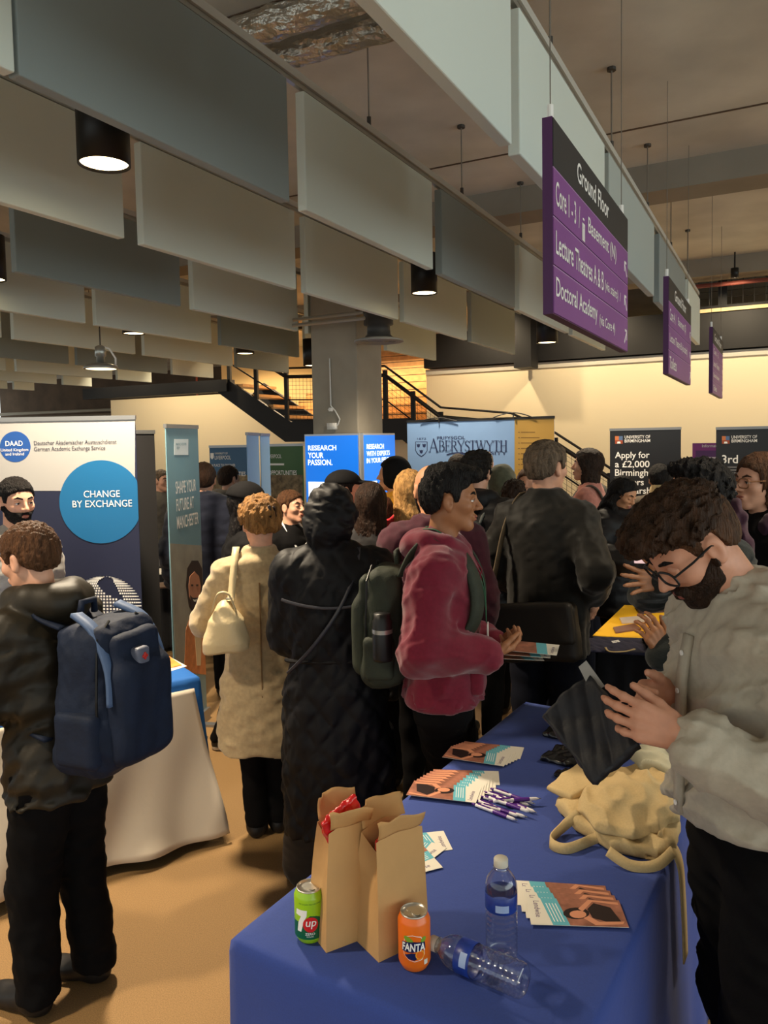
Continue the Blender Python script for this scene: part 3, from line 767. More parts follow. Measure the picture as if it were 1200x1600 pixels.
def box_label(*a): pass
# ------------------------------------------------------------------ hanging purple signs
M_white = mat('print_white', (238, 236, 232), .6)
M_sigd = mat('sign_charcoal', (44, 44, 46), .55)
M_sigp = mat('sign_purple', (128, 72, 140), .55, var=(2, .9, 1.1))
M_sigp2 = mat('sign_edge_purple', (74, 30, 82), .5)
M_line = mat('sign_line', (176, 140, 186), .6)
def hang_sign(xl, yb, Lw, texts, label, u=None, hfrac=.25):
    p = G(xl, yb, 2.25); u0 = p.dot(N2); t0 = p.dot(D2); zb = 2.25; H_ = .665
    o = empty('hanging_sign', UT(u0, t0, zb), 0, label, 'sign', 'purple hanging signs')
    iv = Matrix.Translation(-o.location)
    def add(mb, n, m, par=o):
        ob = mb.build(n, m, par); ob.data.transform(iv); return ob
    th = .035
    add(MB().ubox(u0-th, u0, t0, t0+Lw, zb, zb+H_), 'board', M_sigp2)
    add(MB().ubox(u0, u0+.003, t0+.004, t0+Lw-.004, zb+H_*(1-hfrac), zb+H_-.003), 'header_panel', M_sigd)
    n = len(texts)-1; rh = H_*(1-hfrac)/n
    for i in range(n):
        z1 = zb+H_*(1-hfrac)-rh*i
        add(MB().ubox(u0, u0+.003, t0+.004, t0+Lw-.004, z1-rh+.004, z1-.004), 'row_panel', M_sigp)
        add(MB().ubox(u0, u0+.0025, t0+.004, t0+Lw-.004, z1-.004, z1), 'row_line', M_line)
    def txt(s, s0, s1, z, h, bold=0.):
        ob = fit_text(s, UT(u0+.003, t0+s0*Lw, z), D2, (0,0,1), (s1-s0)*Lw, h, M_white, o, bold, lift=0.0)
        me = ob.data; me.transform(Matrix.Translation(N2*.0015)); me.transform(iv)
        return ob
    s, a, b = texts[0]; txt(s, a, b, zb+H_*(1-hfrac*.72), H_*hfrac*.46, .012)
    for i in range(n):
        items = texts[i+1]; zc = zb+H_*(1-hfrac)-rh*(i+1)
        for (s, a, b, hh) in items: txt(s, a, b, zc+rh*.26, rh*hh*1.15, .008)
        # arrow
        d = 1 if i < n-1 else -1
        c = UT(u0+.0035, t0+Lw*.955, zc+rh*.42); A = D2*d; r = rh*.26
        mb = MB()
        for (p0, p1) in (((.7, -.7), (-.6, .6)), ((-.7, .75), (.35, .75)), ((-.7, .75), (-.7, -.3))):
            q0 = c + A*p0[0]*r + Vector((0,0,p0[1]*r)); q1 = c + A*p1[0]*r + Vector((0,0,p1[1]*r))
            mb.strip([q0, q1], N2.cross(q1-q0), r*.26, .001)
        add(mb, 'arrow', M_white)
    for s_ in (.03, .955):
        p = UT(u0-th/2, t0+Lw*s_)
        add(MB().tube([p+Vector((0,0,zb+H_)), p+Vector((0,0,zb+H_+.055))], .011, 10), 'clamp', M_white)
        add(MB().tube([p+Vector((0,0,zb+H_+.05)), p+Vector((0,0,CEIL))], .0022, 6), 'wire', M_wire)
    return o
hang_sign(864, 490, 1.42, [('Ground Floor', .24, .66),
    [('Core 1 - 3  /', .02, .27, .44), ('Basement (N)', .37, .78, .44)],
    [('Lecture Theatres A & B', .02, .58, .42), ('(via stairs)  /', .60, .86, .3)],
    [('Doctoral Academy', .02, .49, .46), ('(via Core 4)', .52, .76, .3)]], 'nearest purple hanging sign headed Ground Floor')
hang_sign(1044, 584, 1.42, [('Ground Floor', .22, .72),
    [('Core 4  /', .03, .27, .42), ('Basement (S)', .36, .72, .42)],
    [('Lecture Theatre B (via stairs)', .03, .8, .4)],
    [('Toilets', .03, .3, .44)]], 'middle purple hanging sign, second along the row')
hang_sign(1113, 614, 1.42, [('Ground Floor', .12, .8),
    [('Core 1 - 3', .06, .5, .4)], [('Lecture Theatres', .06, .6, .4)], [('Doctoral Academy', .06, .62, .4)], [('Toilets', .06, .36, .4)]], 'farthest purple hanging sign, last along the row')
# lift pictogram on the first sign
sg = [o for o in bpy.data.objects if o.name == 'hanging_sign'][0]
def pic(s, z, w, h):
    return MB().box(D2*(s*1.42) + Vector((0, 0, z)) + N2*.005, D2, N2, (0, 0, 1), w, .0008, h)
for s_, z_, w_, h_ in ((.31, .405, .022, .004), (.31, .345, .022, .004), (.297, .375, .003, .034), (.323, .375, .003, .034), (.305, .37, .005, .02), (.315, .37, .005, .02), (.305, .397, .005, .005), (.315, .397, .005, .005), (.31, .425, .012, .004)):
    pic(s_, z_, w_, h_).build('pictogram_stroke', M_white, sg)
# ------------------------------------------------------------------ banners
M_navy = mat('banner_navy', (34, 38, 62), .45); M_bwhite = mat('banner_white', (168, 166, 164), .45); M_cas = mat('banner_silver', (150, 150, 150), .35, .7)
M_dblue = mat('disc_blue', (34, 78, 148), .45); M_sky = mat('disc_sky', (26, 100, 150), .45); M_ink = mat('ink_dark', (40, 42, 60), .6); M_grey = mat('ink_grey', (120, 118, 118), .6)
class Banner:
    def __init__(s, name, label, cat, xl, xr, ytop, Yl, Yr, m, z0=.06, top=None, stand=True, th=.006, par=False, mframe=None):
        A = P(xl, ytop, Yl)
        if par:                                   # parallel to the back wall
            nrm = -D2; B = onplane(xr, ytop, A, nrm)
        else: B = P(xr, ytop, Yr)
        A2 = Vector((A.x, A.y, 0)); B2 = Vector((B.x, B.y, 0))
        s.o = A2; s.u = (B2-A2).normalized(); s.w = (B2-A2).length; s.n = s.u.cross(Vector((0,0,1))).normalized()
        s.zt = (A.z+B.z)/2 if top is None else top; s.z0 = z0
        s.root = empty(name, A2 + s.u*s.w/2, 0, label, cat); s.iv = Matrix.Translation(-s.root.location)
        s.face = s.add(MB().box(A2+s.u*s.w/2+Vector((0,0,(s.zt+z0)/2))-s.n*th/2, s.u, s.n, (0,0,1), s.w/2, th/2, (s.zt-z0)/2), 'panel', m)
        if stand:
            f = mframe or M_cas
            s.add(MB().box(A2+s.u*s.w/2+Vector((0,0,.04))-s.n*.03, s.u, s.n, (0,0,1), s.w/2+.01, .05, .04), 'base_cassette', f)
            s.add(MB().box(A2+s.u*s.w/2+Vector((0,0,s.zt+.004))-s.n*.004, s.u, s.n, (0,0,1), s.w/2+.003, .01, .012), 'top_bar', f)
            s.add(MB().tube([A2+s.u*s.w/2-s.n*.03+Vector((0,0,.05)), A2+s.u*s.w/2-s.n*.02+Vector((0,0,s.zt))], .009, 6), 'pole', M_cas)
            for k in (.25, .75):
                s.add(MB().box(A2+s.u*s.w*k+Vector((0,0,.008))-s.n*.02, s.u, s.n, (0,0,1), .025, .16, .008), 'foot', f)
    def add(s, mb, n, m, par=None):
        ob = mb.build(n, m, par or s.root); ob.data.transform(s.iv); return ob
    def q(s, px, py, lift=.0015): return onplane(px, py, s.o, s.n) + s.n*lift
    def uv(s, px, py):
        p = onplane(px, py, s.o, s.n) - s.o; return p.dot(s.u), p.z
    def poly(s, pts, m, name='print', lift=.0015, par=None, clip=True):
        uvs = [s.uv(*p) for p in pts]
        if clip: uvs = [(min(max(a, 0), s.w), min(max(b, s.z0), s.zt)) for a, b in uvs]
        return s.add(MB().prism(uvs, s.o + s.n*(lift-.001), s.u, (0,0,1), s.n, .001), name, m, par)
    def rect(s, x0, y0, x1, y1, m, name='print', lift=.0015): return s.poly([(x0, y0), (x1, y0), (x1, y1), (x0, y1)], m, name, lift)
    def disc(s, cx, cy, r, m, name='disc', lift=.002, n=40):
        return s.poly([(cx+r*math.cos(2*math.pi*i/n), cy+r*math.sin(2*math.pi*i/n)) for i in range(n)], m, name, lift)
    def text(s, t, x0, y0, x1, y1, m, bold=0., lift=.003, align='LEFT', name='lettering', line=1.):
        a = s.uv(x0, y1); b = s.uv(x1, y1); c = s.uv(x0, y0)
        ob = fit_text(t, s.o + s.u*a[0] + Vector((0,0,a[1])) + s.n*lift, s.u, (0,0,1), b[0]-a[0], c[1]-a[1], m, s.root, bold, name, 0., align, line)
        ob.data.transform(s.iv); return ob

b = Banner('pull_up_banner', 'wide white and navy pull-up banner with round blue Change by Exchange disc', 'banner', -95, 211, 656, 4.35, 4.35, M_navy)
b.rect(-95, 656, 211, 767, M_bwhite, 'white_field', .001)
b.disc(24, 698, 24, M_dblue)
b.text('DAAD', 9, 689, 36, 697, M_white, .01)
b.text('United Kingdom\nand Ireland', 2, 701, 45, 712, M_white, align='CENTER')
b.text('Deutscher Akademischer Austauschdienst\nGerman Academic Exchange Service', 54, 689, 183, 707, M_ink)
# disc cut by the banner's edge
b.poly([(158+65*math.cos(a), 784+65*math.sin(a)) for a in [2*math.pi*i/60 for i in range(60)]], M_sky, 'disc', .0025)
b.text('CHANGE\nBY EXCHANGE', 114, 767, 207, 793, M_white, .0, lift=.0045, align='CENTER')
b.disc(66, 852, 24, mat('disc_cream', (206, 198, 186), .5))
b.text('.org.uk', 58, 848, 89, 858, M_ink, lift=.004)
b.text('f  in', 16, 783, 28, 793, M_white)
b.poly([(31, 785), (35, 787), (37, 784), (40, 785), (39, 789), (35, 793), (30, 793), (33, 791)], M_white, 'bird_logo')
b.text('@DAAD_UK_Ireland', 16, 795, 42, 799, M_white)
mb = MB(); rs = random.Random(3)
for i in range(-17, 18):
    for j in range(-17, 18):
        la, lo = i/17*1.45, j/17*1.45
        x = math.sin(lo)*math.cos(la); y = math.sin(la)
        px, py = 163 + x*62, 962 - y*62
        if math.sin(lo*3.1+1)*math.cos(la*2.7+lo) + .35*math.sin(la*6+lo*5) < -.35: continue
        r = 1.55*math.cos(lo)**.5*max(math.cos(la), .2)**.5
        if px > 221: continue
        mb.add([b.q(px-r, py-r, .003), b.q(px+r, py-r, .003), b.q(px+r, py+r, .003), b.q(px-r, py+r, .003)], [(3, 2, 1, 0)])
tag(b.add(mb, 'dotted_globe', M_white), kind='stuff')

b = Banner('pull_up_banner', 'plain dark grey back of a banner between round logo banner and portrait banner', 'banner', 190, 241, 676, 4.75, 4.95, mat('banner_dark', (46, 45, 46), .5))
# portrait banner
M_man = mat('banner_teal', (112, 148, 160), .4, var=(1.5, .88, 1.12))
b = Banner('pull_up_banner', 'narrow pale teal banner with a portrait of a man in an orange coat', 'banner', 259, 309, 672, 4.55, 5.0, M_man, top=1.93)
b.rect(272, 686, 294, 711, mat('logo_pale', (206, 216, 220), .5), 'logo_patch')
b.text('MANCHESTER\n1824', 275, 692, 291, 702, M_man, .004)
b.text('SHAPE YOUR\nFUTURE AT\nMANCHESTER', 276, 752, 310, 827, M_white, .01)
b.poly([(262, 850), (322, 850), (327, 1050), (275, 1050)], mat('photo_haze', (150, 150, 140), .5, var=(6, .8, 1.15)), 'photo_ground', .001)
M_fp = mat('print_skin', (190, 134, 104), .5); M_fh = mat('print_hair', (52, 40, 34), .5); M_fo = mat('print_orange', (206, 128, 74), .5, var=(20, .8, 1.1))
b.poly([(288, 1040), (290, 985), (297, 962), (304, 952), (316, 954), (324, 970), (327, 1050), (288, 1050)], M_fo, 'printed_coat', .002)
b.poly([(301, 952), (307, 1040), (313, 1040), (316, 952)], mat('print_shirt', (214, 190, 150), .5), 'printed_shirt', .003)
b.poly([(290, 915), (292, 888), (299, 876), (309, 876), (315, 888), (316, 915), (313, 950), (303, 960), (295, 948)], M_fh, 'printed_hair', .003)
b.poly([(294, 915), (296, 900), (303, 893), (310, 900), (313, 916), (311, 935), (306, 944), (299, 944), (295, 932)], M_fp, 'printed_face', .004)
b.poly([(296, 930), (300, 934), (308, 934), (312, 928), (311, 945), (305, 954), (298, 950)], M_fh, 'printed_beard', .005)
b.poly([(300, 936), (303, 937), (307, 936), (305, 940), (302, 940)], M_white, 'printed_smile', .006)
for x in (299, 307): b.poly([(x-1.6, 913), (x+1.6, 913), (x+1.6, 916), (x-1.6, 916)], M_fh, 'printed_eye', .006)
# twin pale blue banners seen nearly edge on
M_pb = mat('banner_paleblue', (128, 164, 206), .45)
b = Banner('pull_up_banner', 'pale blue banner turned nearly edge on, left of the pair', 'banner', 386, 404, 679, 5.9, 6.4, M_pb)
b = Banner('pull_up_banner', 'pale blue banner turned nearly edge on, right of the pair', 'banner', 407, 421, 680, 6.5, 7.0, M_pb)
# two photo banners
M_lb = mat('banner_midblue', (52, 92, 128), .5); M_lg = mat('banner_green', (62, 96, 52), .5); M_ph = mat('photo_crowd', (116, 98, 70), .6, var=(22, .45, 1.7))
b = Banner('pull_up_banner', 'blue photo banner below the stair stringer', 'banner', 327, 396, 698, 7.6, 7.4, M_lb)
b.rect(327, 742, 396, 990, M_ph, 'photo'); b.text('LIVERPOOL', 336, 712, 361, 718, M_white); b.text('UNIVERSITY OF', 336, 707, 356, 710, M_white)
b.poly([(329, 708), (334, 708), (334, 715), (331.5, 718), (329, 715)], M_white, 'crest'); b.text('A PLACE TO DISCOVER', 331, 725, 368, 729, M_white); b.text('OPPORTUNITIES', 340, 737, 384, 744, M_white, .01, .003)
b = Banner('pull_up_banner', 'green photo banner beside the blue light panel', 'banner', 412, 473, 696, 7.4, 7.2, M_lg)
b.rect(412, 742, 473, 990, M_ph, 'photo'); b.text('LIVERPOOL', 418, 710, 440, 716, M_white); b.text('OPPORTUNITIES', 420, 735, 464, 742, M_white, .01); b.rect(422, 724, 444, 727, M_white)
# lit panels round the column
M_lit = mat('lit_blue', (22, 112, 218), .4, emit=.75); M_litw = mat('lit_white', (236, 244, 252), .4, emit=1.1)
cu, ct = COLU
def lit_panel(xl, xr, o, n, u, label, txt, box_, white):
    r = empty('light_panel', o, 0, label, 'light panel'); iv = Matrix.Translation(-Vector(o))
    a = onplane(xl, 676, Vector(o), n); c = onplane(xr, 676, Vector(o), n); w = (c-a).dot(u); zt = 1.9
    base = Vector((a.x, a.y, 0))
    def add(mb, nm, m):
        ob = mb.build(nm, m, r); ob.data.transform(iv); return ob
    add(MB().box(base+u*w/2+Vector((0,0,zt/2))-n*.03, u, n, (0,0,1), w/2+.012, .03, zt/2+.01), 'frame', mat('panel_frame', (190, 192, 196), .35, .5))
    add(MB().box(base+u*w/2+Vector((0,0,zt/2+.03))+n*.003, u, n, (0,0,1), w/2, .003, zt/2-.04), 'lit_face', M_lit)
    for (t, x0, y0, x1, y1) in txt:
        p0 = onplane(x0, y1, Vector(o), n); p1 = onplane(x1, y1, Vector(o), n); p2 = onplane(x0, y0, Vector(o), n)
        ob = fit_text(t, p0+n*.008, u, (0,0,1), (p1-p0).dot(u), p2.z-p0.z, M_litw, r, .02, lift=0.); ob.data.transform(iv)
    for (x0, y0, x1, y1) in white:
        p0 = onplane(x0, y1, Vector(o), n); p1 = onplane(x1, y0, Vector(o), n)
        add(MB().box((p0+p1)/2+n*.008, u, n, (0,0,1), abs((p1-p0).dot(u))/2, .001, abs(p1.z-p0.z)/2), 'white_field', M_litw)
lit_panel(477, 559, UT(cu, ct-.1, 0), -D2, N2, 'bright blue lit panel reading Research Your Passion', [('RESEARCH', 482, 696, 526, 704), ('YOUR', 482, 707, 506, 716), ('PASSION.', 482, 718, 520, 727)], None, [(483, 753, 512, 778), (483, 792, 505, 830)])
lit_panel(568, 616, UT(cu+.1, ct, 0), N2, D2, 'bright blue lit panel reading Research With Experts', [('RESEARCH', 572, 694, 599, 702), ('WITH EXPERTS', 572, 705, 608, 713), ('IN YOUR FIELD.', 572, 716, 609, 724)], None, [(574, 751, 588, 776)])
# Aberystwyth
M_ab = mat('banner_sky', (126, 160, 206), .5, var=(1.2, .93, 1.06)); M_go = mat('banner_gold', (172, 136, 66), .5)
b = Banner('exhibition_backdrop', 'wide sky blue backdrop with gold end panel under the cream wall', 'banner', 636, 866, 656, 7.9, 7, M_ab, par=True, mframe=M_black)
b.rect(804, 640, 870, 1000, M_go, 'gold_panel', .001)
M_abi = mat('ink_navy', (34, 44, 84), .6)
b.text('PRIFYSGOL', 683, 682, 727, 687, M_abi, .006)
b.text('1872', 652, 684, 666, 687, M_abi)
b.text('UNIVERSITY', 722, 706, 792, 711, M_abi, .006)
b.poly([(649, 690), (668, 690), (668, 704), (664, 710), (658.5, 714), (653, 710), (649, 704)], M_abi, 'crest_shield', .002)
b.poly([(650, 691), (667, 691), (667, 704), (663.5, 709), (658.5, 712.5), (653.5, 709), (650, 704)], M_ab, 'crest_field', .003)
for (cx, cy) in ((654, 696), (663, 696), (658.5, 705.5)):
    b.poly([(cx-3, cy-3), (cx-1, cy-1.5), (cx, cy-3), (cx+1, cy-1.5), (cx+3, cy-3), (cx+2, cy+2), (cx, cy+3.4), (cx-2, cy+2)], M_abi, 'crest_charge', .004)
# hand-drawn roman capitals: strokes (x0,y0,x1,y1,w) in a unit box
def ser(x, y, w): return (x-w, y, x+w, y, .05)
RC = {'A': (1.0, [(.1, 0, .5, 1, .05), (.9, 0, .5, 1, .13), (.25, .36, .74, .36, .05), ser(.1, .02, .12), ser(.9, .02, .13)]),
 'B': (.8, [(.2, 0, .2, 1, .13), (.2, .98, .5, .98, .05), (.5, .98, .66, .86, .09), (.66, .86, .66, .66, .12), (.66, .66, .5, .53, .08), (.2, .52, .52, .52, .05), (.52, .52, .74, .4, .09), (.74, .4, .74, .16, .13), (.74, .16, .54, .02, .09), (.2, .02, .54, .02, .05), ser(.2, .02, .13), ser(.2, .98, .13)]),
 'E': (.75, [(.2, 0, .2, 1, .13), (.2, .98, .7, .98, .05), (.7, .98, .7, .84, .05), (.2, .52, .55, .52, .05), (.55, .6, .55, .44, .05), (.2, .02, .72, .02, .05), (.72, .02, .74, .18, .05), ser(.2, .02, .13), ser(.2, .98, .13)]),
 'R': (.9, [(.2, 0, .2, 1, .13), (.2, .98, .52, .98, .05), (.52, .98, .68, .86, .09), (.68, .86, .68, .64, .12), (.68, .64, .5, .5, .08), (.2, .5, .5, .5, .05), (.46, .5, .86, 0, .12), ser(.2, .02, .13), ser(.9, .02, .09)]),
 'Y': (.9, [(.08, 1, .47, .48, .13), (.86, 1, .47, .48, .05), (.47, .5, .47, 0, .13), ser(.1, .98, .13), ser(.84, .98, .12), ser(.47, .02, .14)]),
 'S': (.65, [(.6, .84, .6, .96, .04), (.6, .86, .46, .98, .05), (.46, .98, .28, .98, .06), (.28, .98, .14, .86, .08), (.14, .86, .14, .7, .1), (.14, .7, .3, .57, .12), (.3, .57, .5, .46, .13), (.5, .46, .62, .32, .12), (.62, .32, .6, .14, .1), (.6, .14, .46, .02, .07), (.46, .02, .26, .02, .06), (.26, .02, .1, .16, .05), (.1, .04, .1, .2, .04)]),
 'T': (.85, [(.43, 0, .43, 1, .13), (.06, .98, .8, .98, .05), (.06, .98, .04, .82, .05), (.8, .98, .82, .82, .05), ser(.43, .02, .14)]),
 'W': (1.3, [(.08, 1, .38, 0, .13), (.38, 0, .66, 1, .05), (.6, 1, .9, 0, .13), (.9, 0, 1.2, 1, .05), ser(.1, .98, .12), ser(.63, .98, .12), ser(1.18, .98, .11)]),
 'H': (1.0, [(.2, 0, .2, 1, .13), (.8, 0, .8, 1, .13), (.2, .51, .8, .51, .05), ser(.2, .02, .13), ser(.2, .98, .13), ser(.8, .02, .13), ser(.8, .98, .13)])}
def roman(bn, word, x0, x1, ytop, ybot, m, big=1.25):
    tot = sum(RC[c][0]*(big if i == 0 else 1) for i, c in enumerate(word)); x = x0
    for i, c in enumerate(word):
        k = big if i == 0 else 1; wd = RC[c][0]*k/tot*(x1-x0); mb = MB(); uy = (ybot-ytop)
        for (ax, ay, bx, by, w) in RC[c][1]:
            ux = wd/RC[c][0]
            qa = bn.q(x+ax*ux, ybot-ay*uy*k + (k-1)*uy*.35, .004); qb = bn.q(x+bx*ux, ybot-by*uy*k + (k-1)*uy*.35, .004)
            if (qb-qa).length < 1e-5: continue
            ww = w*ux*1.05/F*8.0
            e = (qb-qa).normalized()*ww*.25
            mb.strip([qa-e, qb+e], bn.n.cross(qb-qa), ww, .0006)
        ob = mb.build('roman_letter', m, bn.root); ob.data.transform(bn.iv); x += wd
roman(b, 'ABERYSTWYTH', 670, 793, 688.5, 705, M_abi)
b.add(MB().strip([b.q(698 + 36*i/8, 710.5 - 3*math.sin(i/8*math.pi), .003) for i in range(9)], Vector((0,0,1)), .012, .0006), 'swash', M_abi)
for i in range(11): b.text(['courses', 'research', 'teaching', 'students', 'library', 'study'][i % 6] if False else '-', 810, 675+i*8.4, 812, 675.8+i*8.4, M_ink); b.rect(814, 674.6+i*8.4, 836+((i*7) % 13), 676+i*8.4, mat('ink_bronze', (118, 88, 40), .6), 'text_line')
for (x0, x1, yb, yt) in ((659, 715, 658, 653), (772, 834, 652.5, 645)):
    b.add(MB().tube([b.q(x0+(x1-x0)*i/10, yb+(yt-yb)*math.sin(i/10*math.pi), .02) for i in range(11)], .006, 6), 'curved_arm', M_black)
    b.add(MB().tube([b.q((x0+x1)/2, yt, .02), b.q((x0+x1)/2, yb+3, .02)], .006, 6), 'arm_stem', M_black)
# Birmingham
M_bb = mat('banner_black', (32, 33, 36), .35); M_org = mat('crest_orange', (190, 110, 66), .6)
def birm(b, x, txts):
    b.rect(x, 681.5, x+6, 688, M_org, 'crest_quarter'); b.rect(x+6, 681.5, x+12, 688, mat('crest_blue', (80, 104, 140), .6), 'crest_quarter')
    b.rect(x, 688, x+12, 693.5, mat('crest_dark', (150, 70, 44), .6), 'crest_quarter'); b.poly([(x+3, 693), (x+4, 690), (x+8, 690), (x+9, 693)], M_white, 'crest_mark', .0035)
    b.text('UNIVERSITY OF', x+15, 680.5, x+55, 685.5, M_white, .004); b.text('BIRMINGHAM', x+15, 686.5, x+55, 691.5, M_white, .004)
    for (t, x0, y0, x1, y1) in txts: b.text(t, x0, y0, x1, y1, M_white, .012)
b = Banner('pull_up_banner', 'black pull-up banner reading Apply for a £2,000, left of the information board', 'banner', 953, 1064, 671, 7.6, 7, M_bb, par=True)
birm(b, 961, [('Apply for', 961, 706, 1015, 719), ('a £2,000', 961, 720, 1015, 732), ('Birmingham', 961, 733, 1031, 747), ('Masters', 961, 748, 1006, 758), ('Scholarship', 961, 761, 1028, 774)])
b = Banner('pull_up_banner', 'black pull-up banner reading 3rd at the right edge', 'banner', 1119, 1236, 669, 6.9, 7, M_bb, par=True)
birm(b, 1128, [('3rd', 1128, 711, 1153, 724), ('13th', 1128, 754, 1160, 768)])
for i in range(4): b.rect(1128, 729+i*4.4, 1158-(i == 3)*14, 731+i*4.4, M_grey, 'text_line')
b = Banner('information_board', 'purple information board with a white list between the black banners', 'notice board', 1082, 1150, 692, 8.9, 7, mat('info_purple', (140, 68, 134), .5), par=True, stand=False)
b.text('Information', 1097, 694.5, 1128, 699, M_white, .006)
b.rect(1087, 704, 1146, 800, mat('info_list', (200, 186, 196), .55), 'list_panel'); b.rect(1087, 704, 1146, 714, mat('info_mid', (96, 62, 110), .5), 'list_header', .0025)
for i in range(9): b.rect(1089, 719+i*8, 1140, 720+i*8, mat('info_line', (150, 120, 150), .6), 'list_line', .003)

# ------------------------------------------------------------------ tables with cloths
def table_cloth(o, e1, e2, L, Wd, z, m, label, tlabel, seed=0, drop=.72, amp=.018, waves=26, overhang=.012, flare=.03):
    """rect from corner o along e1 (L) and e2 (Wd)"""
    o = Vector((o.x, o.y, 0)); e1, e2 = Vector(e1).normalized(), Vector(e2).normalized(); c = o + e1*L/2 + e2*Wd/2
    tb = empty('folding_table', c, 0, tlabel, 'table')
    MB().box((0,0,z-.035), e1, e2, (0,0,1), L/2-.02, Wd/2-.02, .025).build('table_top', M_grey, tb)
    for a in (-1, 1):
        for b_ in (-1, 1):
            p = e1*a*(L/2-.15) + e2*b_*(Wd/2-.1); MB().tube([p, p+Vector((0,0,z-.06))], .015, 8).build('leg', M_cas, tb)
    rs = random.Random(seed); ph = [rs.uniform(0, 6.3) for _ in range(6)]
    R = .03; per = []
    def edge(k):                       # perimeter point and outward normal, k in 0..1
        tot = 2*(L+Wd); d = k*tot
        for (a, b_, ln, nn) in ((-e1*L/2-e2*Wd/2, e1, L, -e2), (e1*L/2-e2*Wd/2, e2, Wd, e1), (e1*L/2+e2*Wd/2, -e1, L, e2), (-e1*L/2+e2*Wd/2, -e2, Wd, -e1)):
            if d <= ln:
                p = a + b_*d; w = .06; n = nn.copy()
                if d < w: n = (nn*(.5+.5*d/w) + (-b_)*(.5-.5*d/w)).normalized()
                elif ln-d < w: q = (ln-d)/w; n = (nn*(.5+.5*q) + b_*(.5-.5*q)).normalized()
                return p, n
            d -= ln
        return -e1*L/2-e2*Wd/2, -e2
    NP = 260; rings = [(None, .04), (None, .5), (None, .93), (-.004, -.0015), (.006, -.008), (.011, -.03)] + [(.012+flare*(i/10)**1.3, -.03-(drop-.03)*i/10) for i in range(1, 11)]
    mb = MB()
    for ri, (off, dz) in enumerate(rings):
        for i in range(NP):
            k = i/NP; p, n = edge(k)
            if off is None:
                mb.v.append(p*dz + Vector((0,0,z))); continue
            f = max(0, -dz)/drop
            rip = amp*f**.8*(math.sin(2*math.pi*k*waves+ph[0]+2*math.sin(2*math.pi*k*5+ph[1])) + .5*math.sin(2*math.pi*k*waves*1.7+ph[2]))
            mb.v.append(p + n*(off+max(rip, -.8*off) if dz < -.02 else off) + Vector((0,0,z+dz)))
    nr = len(rings)
    for r in range(nr-1):
        for i in range(NP):
            A = r*NP+i; B = r*NP+(i+1) % NP; mb.f.append((A, A+NP, B+NP, B))
    mb.f.append(tuple(range(NP)))
    cl = mb.build('tablecloth', m, None, True); cl.location = c; solid(cl, .0015)
    tag(cl, label, 'tablecloth'); return cl
TZ = .75
M_blue = mat('cloth_blue', (38, 62, 138), .82, var=(300, .92, 1.08), bump=(5, .2, .03), sheen=.1)
c0 = G(366, 1463, TZ); e1 = (G(815, 1101, TZ)-c0).normalized(); e2 = Vector((e1.y, -e1.x, 0))
T1 = (c0, e1, e2)
table_cloth(c0, e1, e2, 1.72, .74, TZ, M_blue, 'royal blue tablecloth under the cans, bottles and tote bags', 'long folding table hidden under the front blue cloth', 1, amp=.009, waves=13)
# left stand table with white runner
c1 = G(309, 1056, TZ); f1 = Vector((-.82, -.57, 0)).normalized(); f2 = Vector((f1.y, -f1.x, 0)); f2 = f2 if f2.y > 0 else -f2
table_cloth(c1, f1, f2, 1.15, .48, TZ, mat('cloth_royal', (24, 92, 168), .8, bump=(6, .2, .02)), 'bright blue tablecloth with a white runner behind the backpack', 'small folding table behind the backpack', 4, flare=.05)
run = MB()
def rfn(a, k):
    n = -f2; L0 = .03+.95*a
    w = .028 + .11*k**1.3 + .022*math.sin(a*9+k*4.0)*k + .016*math.sin(a*22-k*6)*k + .03*k*math.sin(6*(a-k*.9))
    p = c1 + f1*(L0*(1+.0*k) - .10*k*(1-a)) + n*w
    return Vector((p.x, p.y, TZ-.045-(.665-.02*a)*k))
run.grid(rfn, 50, 26)
o = run.build('table_runner', mat('runner_white', (206, 194, 176), .85, bump=(8, .15, .02)), None, True); solid(o, .002)
tag(o, 'plain white cloth runner hanging over the front of the blue table', 'table runner')
# far table
c3 = Vector((1.08, 3.88, TZ))
table_cloth(c3, D2, N2, 1.08, .78, TZ, cloth('black_table', (26, 26, 32)), 'black tablecloth under the yellow cloth', 'folding table under the black cloth', 7)
table_cloth(P(150, 905, 6.6) - Vector((0,0,0)), (1, .15, 0), (-.15, 1, 0), .95, .6, .76, cloth('black_table2', (20, 20, 22)), 'black tablecloth behind the portrait banner', 'small folding table behind the portrait banner', 9)
# ------------------------------------------------------------------ wearable things
def world_root(p, name, local, label, cat):
    c, sn = math.cos(p.a), math.sin(p.a); l = Vector(local)*p.s
    o = empty(name, p.root.location + Vector((c*l.x - sn*l.y, sn*l.x + c*l.y, l.z)), p.a, label, cat)
    return o, Matrix.Translation(-l)
def strap(root, iv, p, pts, w, m, name='strap', th=.008, side=(0, 1, 0)):
    # smooth the path
    pts = [Vector(q)*p.s for q in pts]; out = []
    for i in range(len(pts)-1):
        p0 = pts[max(i-1, 0)]; p1 = pts[i]; p2 = pts[i+1]; p3 = pts[min(i+2, len(pts)-1)]
        for k in range(6):
            t = k/6; out.append(.5*((2*p1) + (p2-p0)*t + (2*p0-5*p1+4*p2-p3)*t*t + (3*p1-p0-3*p2+p3)*t**3))
    out.append(pts[-1])
    o = MB().strip(out, side, w, th).build(name, m, root, True); o.data.transform(iv); return o
